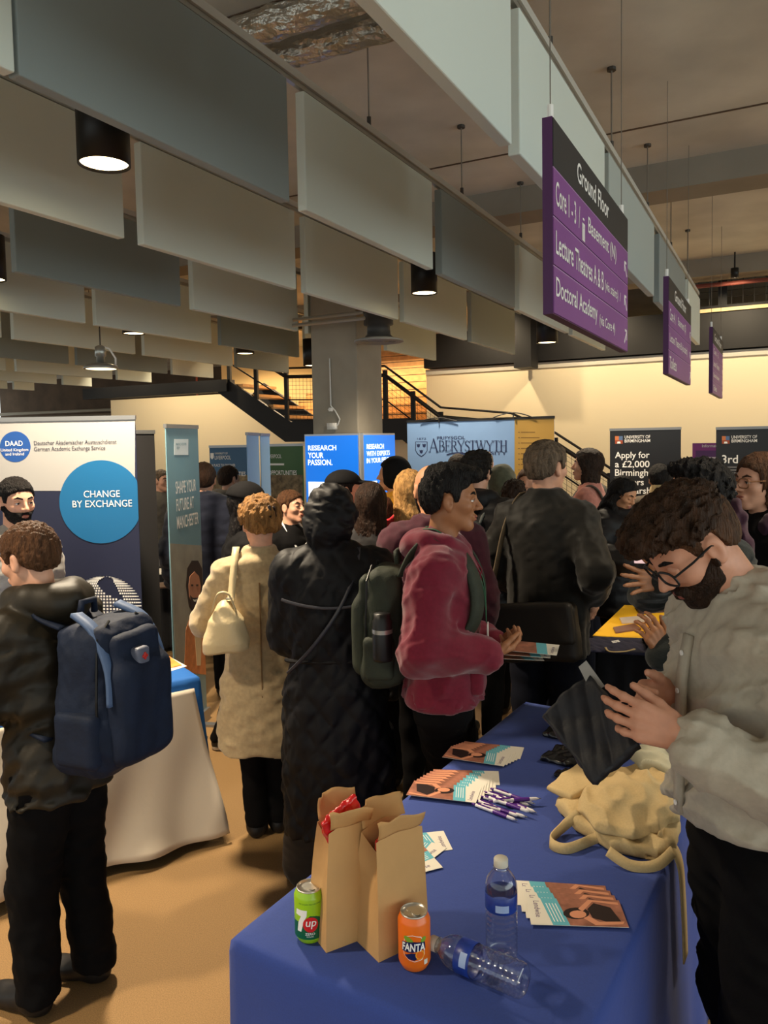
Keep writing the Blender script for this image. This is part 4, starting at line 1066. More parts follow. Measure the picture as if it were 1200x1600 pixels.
def backpack(p, label, x0, z0, z1, hw, dep, m, m2, res=.01, logo=None, y0=0., straps=True, droop=0.):
    root, iv = world_root(p, 'backpack', (x0-dep*.5, y0, z0), label, 'backpack')
    zc, hz_ = (z0+z1)/2, (z1-z0)/2
    def add(n, fn, m_, par=None, h=res):
        lo = (x0-dep-.15, y0-hw-.1, z0-.06); hi = (x0+.1, y0+hw+.1, z1+.12)
        o = sdf_obj(n, fn, lo, hi, h, m_, par or root, p.s); o.data.transform(iv); return o
    bx = x0-dep*.38
    def main(P):
        q = P.copy(); q[2] = q[2]
        d = box(q, (bx, y0, zc), (dep*.42, hw, hz_), .07)
        return d + .009*wrinkle(P, 11, 22., 4) + .008*(np.abs(wrinkle(P, 12, 40., 3))) - .02*np.clip((zc-P[2])/hz_, -1, 1)
    add('main_bag', main, m)
    def pocket(P):
        d = smin(box(P, (x0-dep*.82, y0, zc-hz_*.22), (dep*.2, hw*.82, hz_*.68), .05), box(P, (x0-dep*.74, y0, zc+hz_*.55), (dep*.12, hw*.7, hz_*.25), .03), .03)
        return d + .005*wrinkle(P, 13, 26., 4)
    pk = add('front_pocket', pocket, m)
    for sd in (1, -1):
        add('side_pocket', lambda P: box(P, (bx-.01, y0+sd*hw, zc-hz_*.5), (dep*.3, .03, hz_*.36), .025) + .004*wrinkle(P, 14+sd, 30., 3), m2)
        zz = [(x0-dep*.66, y0+sd*hw*.95, z0+.06), (x0-dep*.68, y0+sd*hw*.97, zc), (x0-dep*.66, y0+sd*hw*.85, z1-.06), (x0-dep*.62, y0+sd*hw*.4, z1-.012)]
        o = MB().tube([Vector(q)*p.s for q in zz], .004, 6).build('zip', M_lampb, root); o.data.transform(iv)
    o = MB().tube([Vector(q)*p.s for q in [(x0-.03, y0-.035, z1-.01), (x0-.035, y0-.03, z1+.035), (x0-.035, y0+.03, z1+.035), (x0-.03, y0+.035, z1-.01)]], .011, 8).build('top_handle', m2, root, True); o.data.transform(iv)
    if straps:
        for sd in (1, -1):
            X = float(p.sx(1.4)); k = straps if not isinstance(straps, bool) else 0
            strap(root, iv, p, [(x0-.0, sd*.075, z1-.05), (X-.085, sd*.095, 1.44+k*.3), (X-.01, sd*.1, 1.485+k*.6), (X+.075+k*.6, sd*.105, 1.425+k*.3), (X+.115+k, sd*.12, 1.32), (X+.11+k, sd*.135, 1.2), (X+.05, sd*.14, 1.1), (x0+.03, sd*.13, z0+.1)], .062, m2, 'shoulder_strap', .01, (.62, -.78*sd, 0))
    return root, iv, pk
def glasses(p, m, r=.024):
    mb = MB()
    g = empty('glasses', (0, 0, 0)); g.parent = p.root
    for sd in (1, -1):
        pts = []
        for i in range(21):
            a = 2*math.pi*i/20; y = sd*.034 + r*1.12*math.copysign(abs(math.cos(a))**.7, math.cos(a)); z = -.002 + r*.82*math.copysign(abs(math.sin(a))**.7, math.sin(a))
            pts.append(Vector(p.hp((.105-abs(y)*.12, y, z)))*p.s)
        MB().tube(pts, .0026, 6, False).build('rim', m, g)
        MB().tube([Vector(p.hp(q))*p.s for q in ((.099, sd*.061, .006), (.05, sd*.077, .008), (.0, sd*.083, .01), (-.02, sd*.082, -.006))], .0026, 6).build('temple', m, g)
    MB().tube([Vector(p.hp(q))*p.s for q in ((.104, .009, .003), (.107, 0, .007), (.104, -.009, .003))], .0024, 6).build('bridge', m, g)
def lanyard(p, m, label, zc=1.16, x=.14, y=.0, card=True):
    X = float(p.sx(1.3))
    root, iv = world_root(p, 'lanyard', (X+x, y, zc), label, 'lanyard')
    for sd in (1, -1):
        strap(root, iv, p, [(X-.06, sd*.03, 1.525), (X+.0, sd*.075, 1.52), (X+.075, sd*.07, 1.44), (X+x-.01, sd*.045+y*.5, 1.33), (X+x+.005, y+sd*.006, zc)], .016, m, 'ribbon', .003)
    if card:
        o = MB().box(Vector((X+x+.01, y, zc-.055))*p.s, (0,1,0), (1,0,.0), (0,0,1), .03, .002, .048).build('badge', M_white, root); o.data.transform(iv)
    return root

# ------------------------------------------------------------------ 1 man with backpack, left foreground
C_OLIVE = cloth('olive_jacket', (38, 32, 22), .55, bs=60, bst=.2, sheen=.0, spec=.35)
p = Person('person in a dark olive jacket and black trousers wearing a navy backpack, left foreground', 42, 824, 2.5, 158, head=(6, 14, 0), lean=.06, hfwd=.02)
p.feet = [tuple(p.loc(G(50, 1578, 0))[:2]), tuple(p.loc(G(140, 1528, 0))[:2])]
p.set_arm(1, (.34, .16, 1.02)); p.set_arm(-1, (.34, -.14, 1.05))
p.body(SK_L); p.hair('short', H_BROWN, t=.016, seed=4, rough=.006)
def hood(p, r=.05, z=1.47, back=.1, fr=.07):
    x = float(p.sx(1.45))
    pts = [(x+fr, .05, z-.035), (x+.03, .095, z), (x-.045, .1, z+.005), (x-back, .055, z-.005), (x-back-.02, 0, z-.015), (x-back, -.055, z-.005), (x-.045, -.1, z+.005), (x+.03, -.095, z), (x+fr, -.05, z-.035)]
    rs = [r*.5, r*.85, r, r*1.2, r*1.3, r*1.2, r, r*.85, r*.5]
    return lambda P, d: smin(d, chain(P, pts, rs, .03) + .008*wrinkle(P, 21, 26., 4), .025)
p.top('jacket', C_OLIVE, hem=.80, puff=.022, fold=.014, seed=5, extra=hood(p, .05, 1.5, .11))
p.trousers(C_TROUS, r=(.112, .088, .078), fold=.007, seed=8); p.shoes(C_SHOE, yaw=(0, 10), hi=.12)
M_bkn = mat('backpack_navy', (20, 30, 50), .72, bump=(60, .35, .006), var=(15, .8, 1.2), spec=.3); M_bks = mat('backpack_strap', (70, 92, 128), .6, bump=(300, .3, .003))
root, iv, pk = backpack(p, 'navy blue backpack with a red emblem worn by the person at left', -.125, .93, 1.46, .165, .3, M_bkn, M_bkn, logo=True, straps=.02)
for sd in (1, -1):
    strap(root, iv, p, [(-.2, sd*.1, 1.47), (-.3, sd*.12, 1.42), (-.36, sd*.125, 1.3), (-.37, sd*.13, 1.18)], .04, M_bks, 'compression_strap', .012)
def lg(P): return box(P, (-.4, .05, 1.34), (.02, .035, .045), .012)
o = sdf_obj('emblem_patch', lambda P: box(P, (-.388, .02, 1.31), (.03, .032, .045), .012), (-.46, -.05, 1.22), (-.33, .1, 1.4), .006, mat('emblem_grey', (92, 96, 112), .5), root, p.s); o.data.transform(iv)
o = sdf_obj('emblem_cross', lambda P: np.minimum(box(P, (-.415, .02, 1.325), (.008, .013, .005), .002), box(P, (-.415, .02, 1.325), (.008, .005, .013), .002)), (-.44, -.01, 1.3), (-.39, .05, 1.35), .003, mat('emblem_red', (190, 44, 36), .5), root, p.s); o.data.transform(iv)

H_DBLOND = hairmat('dark_blond', (150, 108, 62))
# ------------------------------------------------------------------ camel coat
C_CAMEL = cloth('camel', (180, 158, 122), .9, bs=350, bst=.3, var=(60, .9, 1.08), sheen=.3)
p = Person('person with blond updo in a long camel wool coat carrying a cream handbag', 404, 780, 3.45, 97, head=(22, 4, 0))
p.feet = [tuple(p.loc(G(402, 1300, 0))[:2]), tuple(p.loc(G(436, 1292, 0))[:2])]
p.set_arm(1, (.24, .12, 1.1), (-.35, .75, -.6)); p.set_arm(-1, (.26, -.12, 1.1), (-.3, -.7, -.7))
p.body(SK_L); p.face(H_BROWN, eyes=False); p.hair('updo', H_DBLOND, t=.024, seed=6, rough=.012, f=45)
def clip(P): 
    Q = p.hq(P); return np.minimum(np.minimum(cone(Q, (-.135, -.03, .075), (-.12, -.045, .03), .009, .006), cone(Q, (-.14, -.005, .08), (-.14, -.01, .03), .009, .006)), cone(Q, (-.125, .02, .075), (-.13, .018, .035), .008, .006))
p.add('claw_clip', clip, p.HC-.2, p.HC+.2, mat('clip_brown', (40, 24, 18), .3), .005)
p.top('coat', C_CAMEL, hem=.5, puff=.016, fold=.009, seed=9, flare=.035, extra=lambda P, d: smin(p.collar(.085, 1.42, 1.525)(P, d), ell(P, (-.085, 0, 1.44), (.05, .12, .05)), .02), h=.0115)
o = MB().strip([Vector((-.147-.02*max(0, (1.1-z)/.6), 0, z))*p.s for z in [1.36-.05*i for i in range(17)]], (0, 1, 0), .006, .012).build('back_seam', cloth('camel_dark', (120, 94, 62)), p.root)
p.trousers(C_TROUS, r=(.09, .066, .058), seed=4); p.shoes(C_SHOE, hi=.16)
hx, hy, hzb = [float(v) for v in p.loc(P(354, 1018, 3.22))]
root, iv = world_root(p, 'handbag', (hx, hy, hzb), 'soft cream leather handbag hanging at the camel coat elbow', 'handbag')
M_cream = mat('leather_cream', (214, 194, 152), .45, bump=(30, .3, .01))
def hb(P):
    d = loft(P, [hzb, hzb+.05, hzb+.15, hzb+.23, hzb+.25], [.075, .08, .07, .04, .02], [.105, .11, .09, .035, .02], [hx]*5, [hy]*5, .03)
    return d + .007*wrinkle(P, 3, 24., 4) + .006*np.abs(wrinkle(P, 4, 34., 3))
o = sdf_obj('bag_body', hb, (hx-.16, hy-.18, hzb-.03), (hx+.16, hy+.18, hzb+.32), .008, M_cream, root, p.s); o.data.transform(iv)
strap(root, iv, p, [(hx-.0, hy-.02, hzb+.24), (-.17, .135, 1.3), (-.1, .12, 1.46), (-.02, .115, 1.52), (.06, .13, 1.45), (.13, .13, 1.3)], .03, M_cream, 'shoulder_strap', .006, side=(.1, 1, 0))
strap(root, iv, p, [(hx-.02, hy-.05, hzb+.2), (hx-.05, hy-.02, hzb+.285), (hx-.05, hy+.03, hzb+.285), (hx-.02, hy+.06, hzb+.2)], .018, M_cream, 'handle', .006, side=(1, 0, 0))
o = MB().lathe([(.0, 0), (.014, 0), (.014, .006), (0, .006)], Vector((hx, hy-.02, hzb+.25))*p.s, 12).build('ring', M_galv, root); o.data.transform(iv)

# ------------------------------------------------------------------ long black quilted coat
C_PUFF = cloth('black_nylon', (15, 14, 17), .6, bs=40, bst=.15, sheen=.0, spec=.26)
p = Person('person in a long black quilted coat with the hood up, seen from behind', 520, 762, 3.12, 88, head=(-14, 12, 0))
p.feet = [tuple(p.loc(G(486, 1366, 0))[:2]), tuple(p.loc(G(566, 1352, 0))[:2])]
p.set_arm(1, (.26, .06, 1.1), (-.4, .55, -.8)); p.set_arm(-1, (.26, -.04, 1.12), (-.4, -.5, -.8))
p.body(SK_L); p.hair('short', H_DBROWN)
def hd(P, d):
    Q = p.hq(P); e = ell(Q, (-.03, 0, .005), (.125, .112, .138)); e = smax(smin(e, ell(Q, (-.07, 0, -.06), (.1, .1, .1)), .04), Q[0]-.075, .02) + .012*(wrinkle(P, 33, 34., 4) + 1.2*np.abs(wrinkle(P*np.array([[1.], [1.], [1.8]], np.float32), 34, 40., 3)))
    d = smin(d, e, .03); return smin(d, cone(P, (-.02, .1, 1.44), (-.02, -.1, 1.44), .05, .05), .04)
def widen(zs, A, B): return A + .012, B + np.interp(zs, [.2, .7, 1.05, 1.25, 1.45], [.0, .015, .0, .012, .01])
p.top('coat', C_PUFF, hem=.27, puff=.03, fold=.008, seed=14, quilt='onion', extra=hd, h=.0095, zs_a=widen, sr=(.076, .068, .05))
o = MB().tube([Vector((-.165-.018*math.cos(a), .215*math.sin(a), 1.285-.02*math.cos(a*2)))*p.s*1.0 for a in [(-1.25+2.5*i/16) for i in range(17)]], .006, 6).build('yoke_piping', mat('piping_grey', (62, 62, 70), .5), p.root)
o = MB().tube([Vector((-.1-.06*math.cos(a), .205*math.sin(a), 1.03))*p.s for a in [(-1.4+2.8*i/16) for i in range(17)]], .008, 6).build('waist_cord', C_PUFF, p.root)
C_SKIRT = cloth('brown_trouser', (44, 36, 27), .8)
p.trousers(C_SKIRT, 'trousers', r=(.11, .11, .125), seed=6, fold=.008, z0=.035); p.shoes(C_SHOE)
root, iv = world_root(p, 'shoulder_bag_strap', (-.17, -.02, 1.2), 'thin black cross-body strap over the long quilted coat', 'strap')
strap(root, iv, p, [(-.06, -.115, 1.50), (-.13, -.1, 1.4), (-.19, -.03, 1.25), (-.19, .08, 1.1), (-.14, .19, .98)], .014, mat('strap_black', (50, 50, 58), .4), 'strap', .006)

# ------------------------------------------------------------------ burgundy hoodie
C_BURG = cloth('burgundy', (112, 22, 44), .9, bs=600, bst=.3, var=(80, .9, 1.1), sheen=.3)
p = Person('person in a burgundy hoodie with dark quiff reading leaflets, wearing a green backpack', 704, 731, 2.85, 350, head=(2, 3, 0), lean=.0, hfwd=.015)
p.feet = [tuple(p.loc(G(725, 1262, 0))[:2]), tuple(p.loc(G(688, 1275, 0))[:2])]
tR = p.loc(P(764, 1026, 2.68)); tL = p.loc(P(768, 1006, 2.95))
p.set_arm(-1, tR, (-1, -.5, -.35)); p.set_arm(1, tL, (-.8, .6, -.5))
p.hand(-1, p.loc(P(800, 1022, 2.72))-tR + np.array([.0, .02, .02]), (0, .55, .9), .5, thumb=(.5, .7, .35)); p.hand(1, p.loc(P(806, 1012, 2.85))-tL, (0, -.55, .9), .5, thumb=(.5, .7, .35))
p.body(SK_T, nose=1.6); p.face(H_BLACK); p.hair('quiff', H_BLACK, t=.014, seed=7, rough=.005, h=.0048)
p.top('hoodie', C_BURG, hem=.885, puff=.024, fold=.013, seed=17, extra=hood(p, .036, 1.475, .085, .09), h=.0085, sr=(.066, .06, .044), cuff=.97)
# hem band, cuffs, front pocket
p.add('hem_band', lambda P: loft(P, [.865, .875, .92, .93], [.146, .15, .15, .146], [.196, .2, .2, .196], None, None, .01) + .004*wrinkle(P, 4, 50., 3), (-.25, -.3, .83), (.25, .3, .97), C_BURG, .0085)
for sd in (-1, 1):
    S, E, T = p.arm[sd]; u = (T-E)/np.linalg.norm(T-E)
    p.add('cuff', lambda P: cone(P, T-u*.055, T-u*.005, .041, .039) + .002*wrinkle(P, 6, 60., 3), T-.14, T+.1, C_BURG, .006)
p.add('front_pocket', lambda P: box(P, (.135, 0, 1.0), (.03, .14, .085), .02) + .006*wrinkle(P, 8, 24., 4), (.06, -.22, .88), (.24, .22, 1.12), C_BURG, .009)
p.add('phone', lambda P: box(P, (.15, -.135, 1.035), (.012, .034, .022), .006), (.1, -.2, .98), (.2, -.06, 1.1), mat('phone_case', (120, 108, 40), .3), .004)
for sd in (1, -1):
    MB().tube([Vector(q)*p.s for q in ((.1, sd*.04, 1.44), (.15, sd*.042, 1.36), (.155, sd*.04, 1.24))], .0035, 6).build('drawstring', C_BURG, p.root)
p.trousers(C_TROUS, r=(.105, .08, .07), seed=11, fold=.009); p.shoes(C_SHOE, C_SOLE)
M_bg = mat('backpack_green', (40, 46, 34), .75, var=(14, .7, 1.3), bump=(200, .3, .004))
root, iv, pk = backpack(p, 'dark green canvas backpack worn by the person in the burgundy hoodie', -.135, .94, 1.4, .15, .2, M_bg, M_bg, straps=.022)
o = MB().lathe([(.0, 0), (.034, 0), (.036, .01), (.036, .14), (.03, .15), (.03, .17), (0, .17)], Vector((-.2, -.19, 1.06))*p.s, 20).build('flask', M_lampb, root, True); o.data.transform(iv)
o = MB().lathe([(.037, .1), (.037, .115)], Vector((-.2, -.19, 1.06))*p.s, 20).build('flask_band', M_galv, root, True); o.data.transform(iv)
lanyard(p, mat('lanyard_green', (40, 92, 64), .6), 'green lanyard with a white badge on the burgundy hoodie', 1.17, .165, -.02)
HOLD = (P(812, 1024, 2.55), P(870, 1020, 2.5))
burg = p
# ------------------------------------------------------------------ man in the pale shirt
C_SHIRT = mat('cloth_shirt', (182, 172, 154), .85, var=(90, .94, 1.04), bump=(700, .25, .0015), sheen=.1)
p = Person('bearded person with dark glasses in a pale linen shirt packing tote bags', 0, 0, 1.55, 186, head=(4, 42, 0), lean=.04, hfwd=.1, zscale=1.0, hc=(1080, 850, 1.68))
p.feet = [(.05, .12), (-.08, -.1)]
tL = p.loc(P(1068, 1150, 1.5)); tR = p.loc(P(1048, 1084, 1.74))
p.set_arm(1, tL, (-.8, .5, -.6)); p.set_arm(-1, tR, (-.5, -.6, -.6))
p.hand(1, p.loc(P(985, 1122, 1.53))-tL, p.loc(P(1000, 1090, 1.75))-p.loc(P(1000, 1120, 1.5)), .42, curls=(.35, .45, .5, .55), thumb=(.45, .8, .45))
p.hand(-1, p.loc(P(985, 1095, 1.68))-tR, p.loc(P(1010, 1120, 1.55))-p.loc(P(1010, 1085, 1.72)), .7, thumb=(.5, .7, .3))
p.body(skin((208, 150, 122)), nose=1.5, jaw=1.06); p.face(H_BLACK, closed=True)
p.hair('short', H_BROWN, name='hair_sides', t=.006, seed=14, rough=.003, h=.0045); p.hair('crop', hairmat('mid_brown', (58, 38, 24)), seed=15, rough=.007, f=44, h=.0043); p.beard(H_DBROWN, .0045); glasses(p, M_lampb)
def belly(zs, A, B): return A + np.interp(zs, [.8, .95, 1.1, 1.3, 1.45], [.04, .05, .045, .02, .0]), B + np.interp(zs, [.8, 1.0, 1.3], [.03, .03, .015])
def shirtx(P, d):
    x = float(p.sx(1.46)); d = smin(d, smax(cone(P, (x-.0, 0, 1.42), (x+.04, 0, 1.475), .074, .07), -(cone(P, (x+.03, 0, 1.44), (x+.075, 0, 1.56), .06, .06)), .006), .012)
    return d
p.top('shirt', C_SHIRT, hem=.965, puff=.014, fold=.017, seed=23, extra=shirtx, zs_a=belly, sr=(.076, .064, .05), cuff=.86, h=.0078)
for sd in (1, -1):
    S, E, T = p.arm[sd]; u = (T-E)/np.linalg.norm(T-E)
    p.add('cuff', lambda P: cone(P, T-u*.075, T-u*.022, .052, .046) + .003*wrinkle(P, 6, 50., 3), T-.16, T+.1, C_SHIRT, .006)
p.trousers(C_TROUS, r=(.12, .09, .08), fold=.01, seed=13, waist=1.06); p.shoes(C_SHOE)
xc = float(p.sx(1.46))
cpts = [(xc+.085, .022, 1.395), (xc+.065, .062, 1.435), (xc+.005, .078, 1.475), (xc-.06, .05, 1.5), (xc-.075, 0, 1.505), (xc-.06, -.05, 1.5), (xc+.005, -.078, 1.475), (xc+.065, -.062, 1.435), (xc+.085, -.022, 1.395)]
p.add('collar', lambda P: chain(P, cpts, [.012, .019, .02, .019, .018, .019, .02, .019, .012], .01) + .003*wrinkle(P, 8, 60., 3), (xc-.14, -.14, 1.34), (xc+.16, .14, 1.56), C_SHIRT, .006)
MB().strip([Vector((float(p.sx(z)) + .125 + .014 + float(np.interp(z, [.8, .95, 1.1, 1.3, 1.45], [.045, .052, .046, .024, -.02])), 0, z)) for z in [1.38-.05*i for i in range(9)]], (0, 1, 0), .03, .012).build('button_placket', C_SHIRT, p.root, True)
for i in range(5):
    z = 1.34-.085*i; x = float(p.sx(z)) + .125 + .022 + float(np.interp(z, [.8, .95, 1.1, 1.3, 1.45], [.045, .052, .046, .024, -.02]))
    MB().lathe([(0, 0), (.006, 0), (.006, .003), (0, .003)], Vector((x, 0, z)), 12, (0, 1, 0), (0, 0, 1), (1, 0, 0)).build('button', M_white, p.root)
shirt = p
# ------------------------------------------------------------------ man with the messenger bag
C_DKG = cloth('dark_quilted', (25, 23, 19), .6, bs=30, bst=.25, spec=.25)
p = Person('grey-haired person in a dark quilted jacket with a black messenger bag, back turned', 855, 692, 3.8, 58, head=(-24, 2, 0))
p.feet = [(.0, .11), (.0, -.1)]
wR = p.loc(P(928, 925, 3.72)); p.set_arm(-1, wR, (-.8, -.4, .0)); p.set_arm(1, (.2, .2, 1.02))
p.hand(-1, (.15, 0, -1), (0, 1, 0), .45)
p.body(SK_L); p.hair('short', H_GREY, t=.017, seed=8, rough=.006)
def rib(P): return np.abs(np.sin((P[1]*1.0+P[2])*60))
p.top('jacket', C_DKG, hem=.74, puff=.022, fold=.009, seed=27, extra=lambda P, d: p.collar(.08, 1.43, 1.535)(P, d) - .006*np.sqrt(np.minimum(np.abs(np.sin(P[1]*42+P[2]*42)), np.abs(np.sin(P[1]*42-P[2]*42)))+.001)*(P[2] > 1.2), sr=(.066, .058, .046))
p.trousers(C_NAVY, r=(.11, .085, .075)); p.shoes(C_SHOE)
root, iv = world_root(p, 'messenger_bag', (-.22, 0, .8), 'large black messenger bag across the back of the grey-haired person', 'shoulder bag')
M_mb = mat('bag_black', (34, 30, 26), .55, bump=(250, .3, .003))
def mbg(P):
    R = rotm(0, 0, -.12); return box(P, (-.225, -.0, .885), (.055, .235, .135), .035, R) + .006*wrinkle(P, 5, 18., 4)
o = sdf_obj('bag_body', mbg, (-.34, -.32, .7), (-.1, .32, 1.08), .01, M_mb, root, p.s); o.data.transform(iv)
o = sdf_obj('flap', lambda P: box(P, (-.262, .0, .93), (.028, .225, .095), .02, rotm(0, 0, -.12)) + .004*wrinkle(P, 9, 20., 4), (-.34, -.32, .75), (-.18, .32, 1.1), .01, M_mb, root, p.s); o.data.transform(iv)
strap(root, iv, p, [(-.2, .21, 1.0), (-.17, .19, 1.15), (-.1, .16, 1.38), (-.01, .11, 1.51), (.1, .06, 1.42)], .032, mat('strap_tan', (96, 80, 58), .7), 'shoulder_strap', .006, side=(1, -.25, 0))
# ------------------------------------------------------------------ gesturing person behind the shirt man
C_DGREEN = cloth('dark_green_knit', (30, 34, 32), .9, bs=160, bst=.6)
p = Person('dark-haired person in a dark jacket and maroon scarf gesturing with both hands', 1094, 722, 2.98, 186, head=(0, 0, 0))
wA = p.loc(P(1036, 908, 2.8)); wB = p.loc(P(1038, 1022, 2.7))
p.set_arm(-1, wA, (.1, -.8, -.6)); p.set_arm(1, wB, (-.2, .8, -.7))
p.hand(-1, p.loc(P(940, 906, 2.74))-wA, p.loc(P(1000, 880, 2.0))-p.loc(P(1000, 890, 2.78)), .12, spread=.3, thumb=(.75, .6, .1))
p.hand(1, p.loc(P(1010, 970, 2.7))-wB, p.loc(P(960, 1010, 2.9))-p.loc(P(1000, 1010, 2.68)), .5)
p.body(SK_T); p.face(H_BLACK, eyes=False); p.hair('mop', H_BLACK, t=.03, seed=18, rough=.012)
p.top('jacket', C_DGREEN, hem=.8, puff=.02, fold=.01, seed=29)
p.add('scarf', lambda P: smin(chain(P, [(.08, .05, 1.42), (.02, .1, 1.5), (-.08, .05, 1.52), (-.08, -.05, 1.52), (.02, -.1, 1.5), (.08, -.05, 1.42)], [.035, .04, .045, .045, .04, .035]), chain(P, [(-.09, .05, 1.58), (-.11, .09, 1.4), (-.1, .12, 1.25)], [.03, .035, .03]), .02) + .012*wrinkle(P, 3, 60., 3), (-.2, -.2, 1.15), (.18, .22, 1.66), cloth('maroon_knit', (58, 28, 44)))
p.trousers(C_TROUS); p.shoes(C_SHOE)
# ------------------------------------------------------------------ woman with glasses at the right edge
p = Person('person with long brown hair and thin round glasses at the right edge', 1186, 710, 3.3, 192, head=(0, 0, 0))
p.body(SK_L); p.face(H_BROWN); p.hair('long', H_BROWN, t=.014, L=.3, seed=20, f=55); glasses(p, mat('wire_gold', (150, 110, 80), .3, .6), .026)
p.top('jacket', C_BLACK, hem=.8, puff=.02); p.add('scarf', lambda P: chain(P, [(.09, .06, 1.36), (.04, .1, 1.45), (-.06, .06, 1.5), (-.06, -.06, 1.5), (.04, -.1, 1.45), (.1, -.05, 1.36)], [.04, .045, .045, .045, .045, .04]) + .01*wrinkle(P, 3, 50., 3), (-.2, -.2, 1.25), (.2, .2, 1.6), cloth('plum_knit', (52, 26, 48)))
p.trousers(C_TROUS); p.shoes(C_SHOE)
# ------------------------------------------------------------------ woman looking at her phone
p = Person('person with long dark hair in a black puffer jacket looking down at a phone', 974, 748, 5.1, 312, head=(0, 28, 0), hfwd=.03)
wL = p.loc(P(998, 876, 4.75)); wR = p.loc(P(988, 878, 4.72)); p.set_arm(1, wL + np.array([-.05, .04, 0]), (-.3, .8, -.6)); p.set_arm(-1, wR + np.array([-.05, -.04, 0]), (-.3, -.8, -.6))
p.hand(1, (.9, -.3, .15), (-.2, -.4, .8), .6); p.hand(-1, (.9, .3, .15), (-.2, .4, .8), .6)
p.body(SK_M); p.face(H_BLACK, closed=True); p.hair('long', H_BLACK, t=.013, L=.46, seed=22, f=55)
for sd in (1, -1):
    p.add('hair_lock', lambda P: chain(P, [p.hp((.0, sd*.075, .03)), p.hp((-.01, sd*.09, -.08)), (.1, sd*.1, 1.38), (.13, sd*.1, 1.2)], [.02, .03, .035, .02]) + .008*wrinkle(P, 9, 60., 4), (-.15, -.25, 1.1), (.3, .25, 1.75), H_BLACK, .009)
p.top('puffer_jacket', C_PUFF, hem=.72, puff=.045, quilt='puffer', fold=.008, seed=30, sr=(.075, .07, .055)); p.trousers(C_TROUS); p.shoes(C_SHOE)
o = MB().box(P(1000, 868, 4.68), (.94, -.3, 0), (.25, .8, .5), (-.1, -.5, .8), .036, .075, .005).build('phone', mat('phone_screen', (236, 206, 214), .2, emit=.35)); bevel(o, .004)
tag(o, 'small lit phone held by the person in the black puffer jacket', 'phone')
lanyard(p, mat('lanyard_teal', (40, 120, 104), .6), 'thin green lanyard on the black puffer jacket', 1.2, .17, 0, False)
# ------------------------------------------------------------------ pink sweater
C_PINK = cloth('pink_knit', (196, 128, 112), .9, bs=220, bst=.5)
p = Person('person with dark bobbed hair in a pink sweater with backpack straps', 917, 703, 5.8, 150, head=(10, -4, 0))
p.body(SK_L); p.face(H_DBROWN, eyes=False); p.hair('bob', H_DBROWN, t=.018, L=.155, seed=24, f=50); p.top('sweater', C_PINK, hem=.8, puff=.014, fold=.01); p.trousers(C_NAVY); p.shoes(C_SHOE)
backpack(p, 'grey backpack on the person in the pink sweater', -.13, .98, 1.36, .14, .16, mat('backpack_grey', (92, 88, 78), .7), mat('backpack_grey', (92, 88, 78), .7), .014)
# ------------------------------------------------------------------ background figures
def quick(label, px, py, Y, face, hairs, top, tr=C_TROUS, sk=SK_L, head=(0, 0, 0), hem=.82, puff=.018, quilt=None, facef=False, name='jacket', fold=.01, seed=40, extra=None, brow=None, sole=None, arms=None, feet=None, **kw):
    p = Person(label, px, py, Y, face, head=head, **kw)
    if feet: p.feet = [tuple(p.loc(G(x, y, 0))[:2]) for x, y in feet]
    if arms:
        for k, v in arms.items(): p.set_arm(k, v)
    p.body(sk)
    if facef: p.face(brow or H_DBROWN)
    if hairs: p.hair(hairs[0], hairs[1], **(hairs[2] if len(hairs) > 2 else {}))
    p.top(name, top, hem=hem, puff=puff, quilt=quilt, fold=fold, seed=seed, extra=extra(p) if extra else None); p.trousers(tr); p.shoes(C_SHOE, sole); return p
C_MAR = cloth('dark_maroon', (66, 22, 36)); C_GREY = cloth('grey_hoodie', (104, 98, 88)); C_RED = cloth('red_jacket', (168, 24, 36)); C_YEL = cloth('yellow_top', (206, 142, 30)); C_STR = cloth('striped', (150, 146, 140))
p = quick('bald person in a dark maroon sweater behind the burgundy hoodie', 672, 726, 3.6, 100, None, C_MAR, sk=SK_M, head=(10, 0, 0), puff=.03, seed=41)
p.beard(H_BLACK, .005)
# curly hair + backpack
p = quick('person with curly dark hair in a black puffer jacket behind the burgundy hoodie', 744, 708, 4.55, 60, ('mop', H_BLACK, dict(t=.024, rough=.016, f=42, seed=31)), C_PUFF, puff=.035, quilt='puffer', seed=42, extra=lambda q: hood(q, .045, 1.49, .1))
backpack(p, 'dark grey backpack on the curly-haired person', -.15, .98, 1.4, .15, .17, mat('backpack_slate', (62, 66, 66), .7), mat('strap_slate', (84, 88, 86), .7), .013)
p = quick('short-haired person far off before the sky blue backdrop', 716, 711, 6.2, 80, ('short', H_DBROWN), C_BLACK, seed=43)
p = quick('bald person far off before the gold panel edge', 756, 704, 7.0, 95, ('short', H_GREY, dict(t=.004)), C_GREY, sk=SK_L, seed=44)
p = quick('person in a green-grey fur-trimmed hood before the blue backdrop', 783, 728, 5.7, 90, ('short', H_GREY), cloth('moss', (84, 84, 66)), seed=45, extra=lambda q: (lambda P, d: smin(d, smax(ell(q.hq(P), (-.03, 0, 0), (.13, .115, .14)), q.hq(P)[0]-.06, .02) + .01*wrinkle(P, 3, 60., 4), .03)))
p = quick('person with dark wavy hair low between the two jackets', 803, 752, 5.0, 70, ('mop', H_DBROWN, dict(t=.02, rough=.012)), C_BLACK, seed=46, sk=SK_M)
p = quick('brown-haired person far off under the gold panel', 824, 733, 6.0, 250, ('short', H_BROWN), C_NAVY, seed=47)
p = quick('person with long straight blond hair and a red jacket', 640, 736, 4.15, 84, ('long', H_BLOND, dict(t=.014, L=.36, f=60, seed=33)), C_RED, tr=cloth('olive_legging', (66, 60, 44)), seed=48, feet=[(596, 1214), (616, 1220)], sole=C_SOLE)
p.trousers
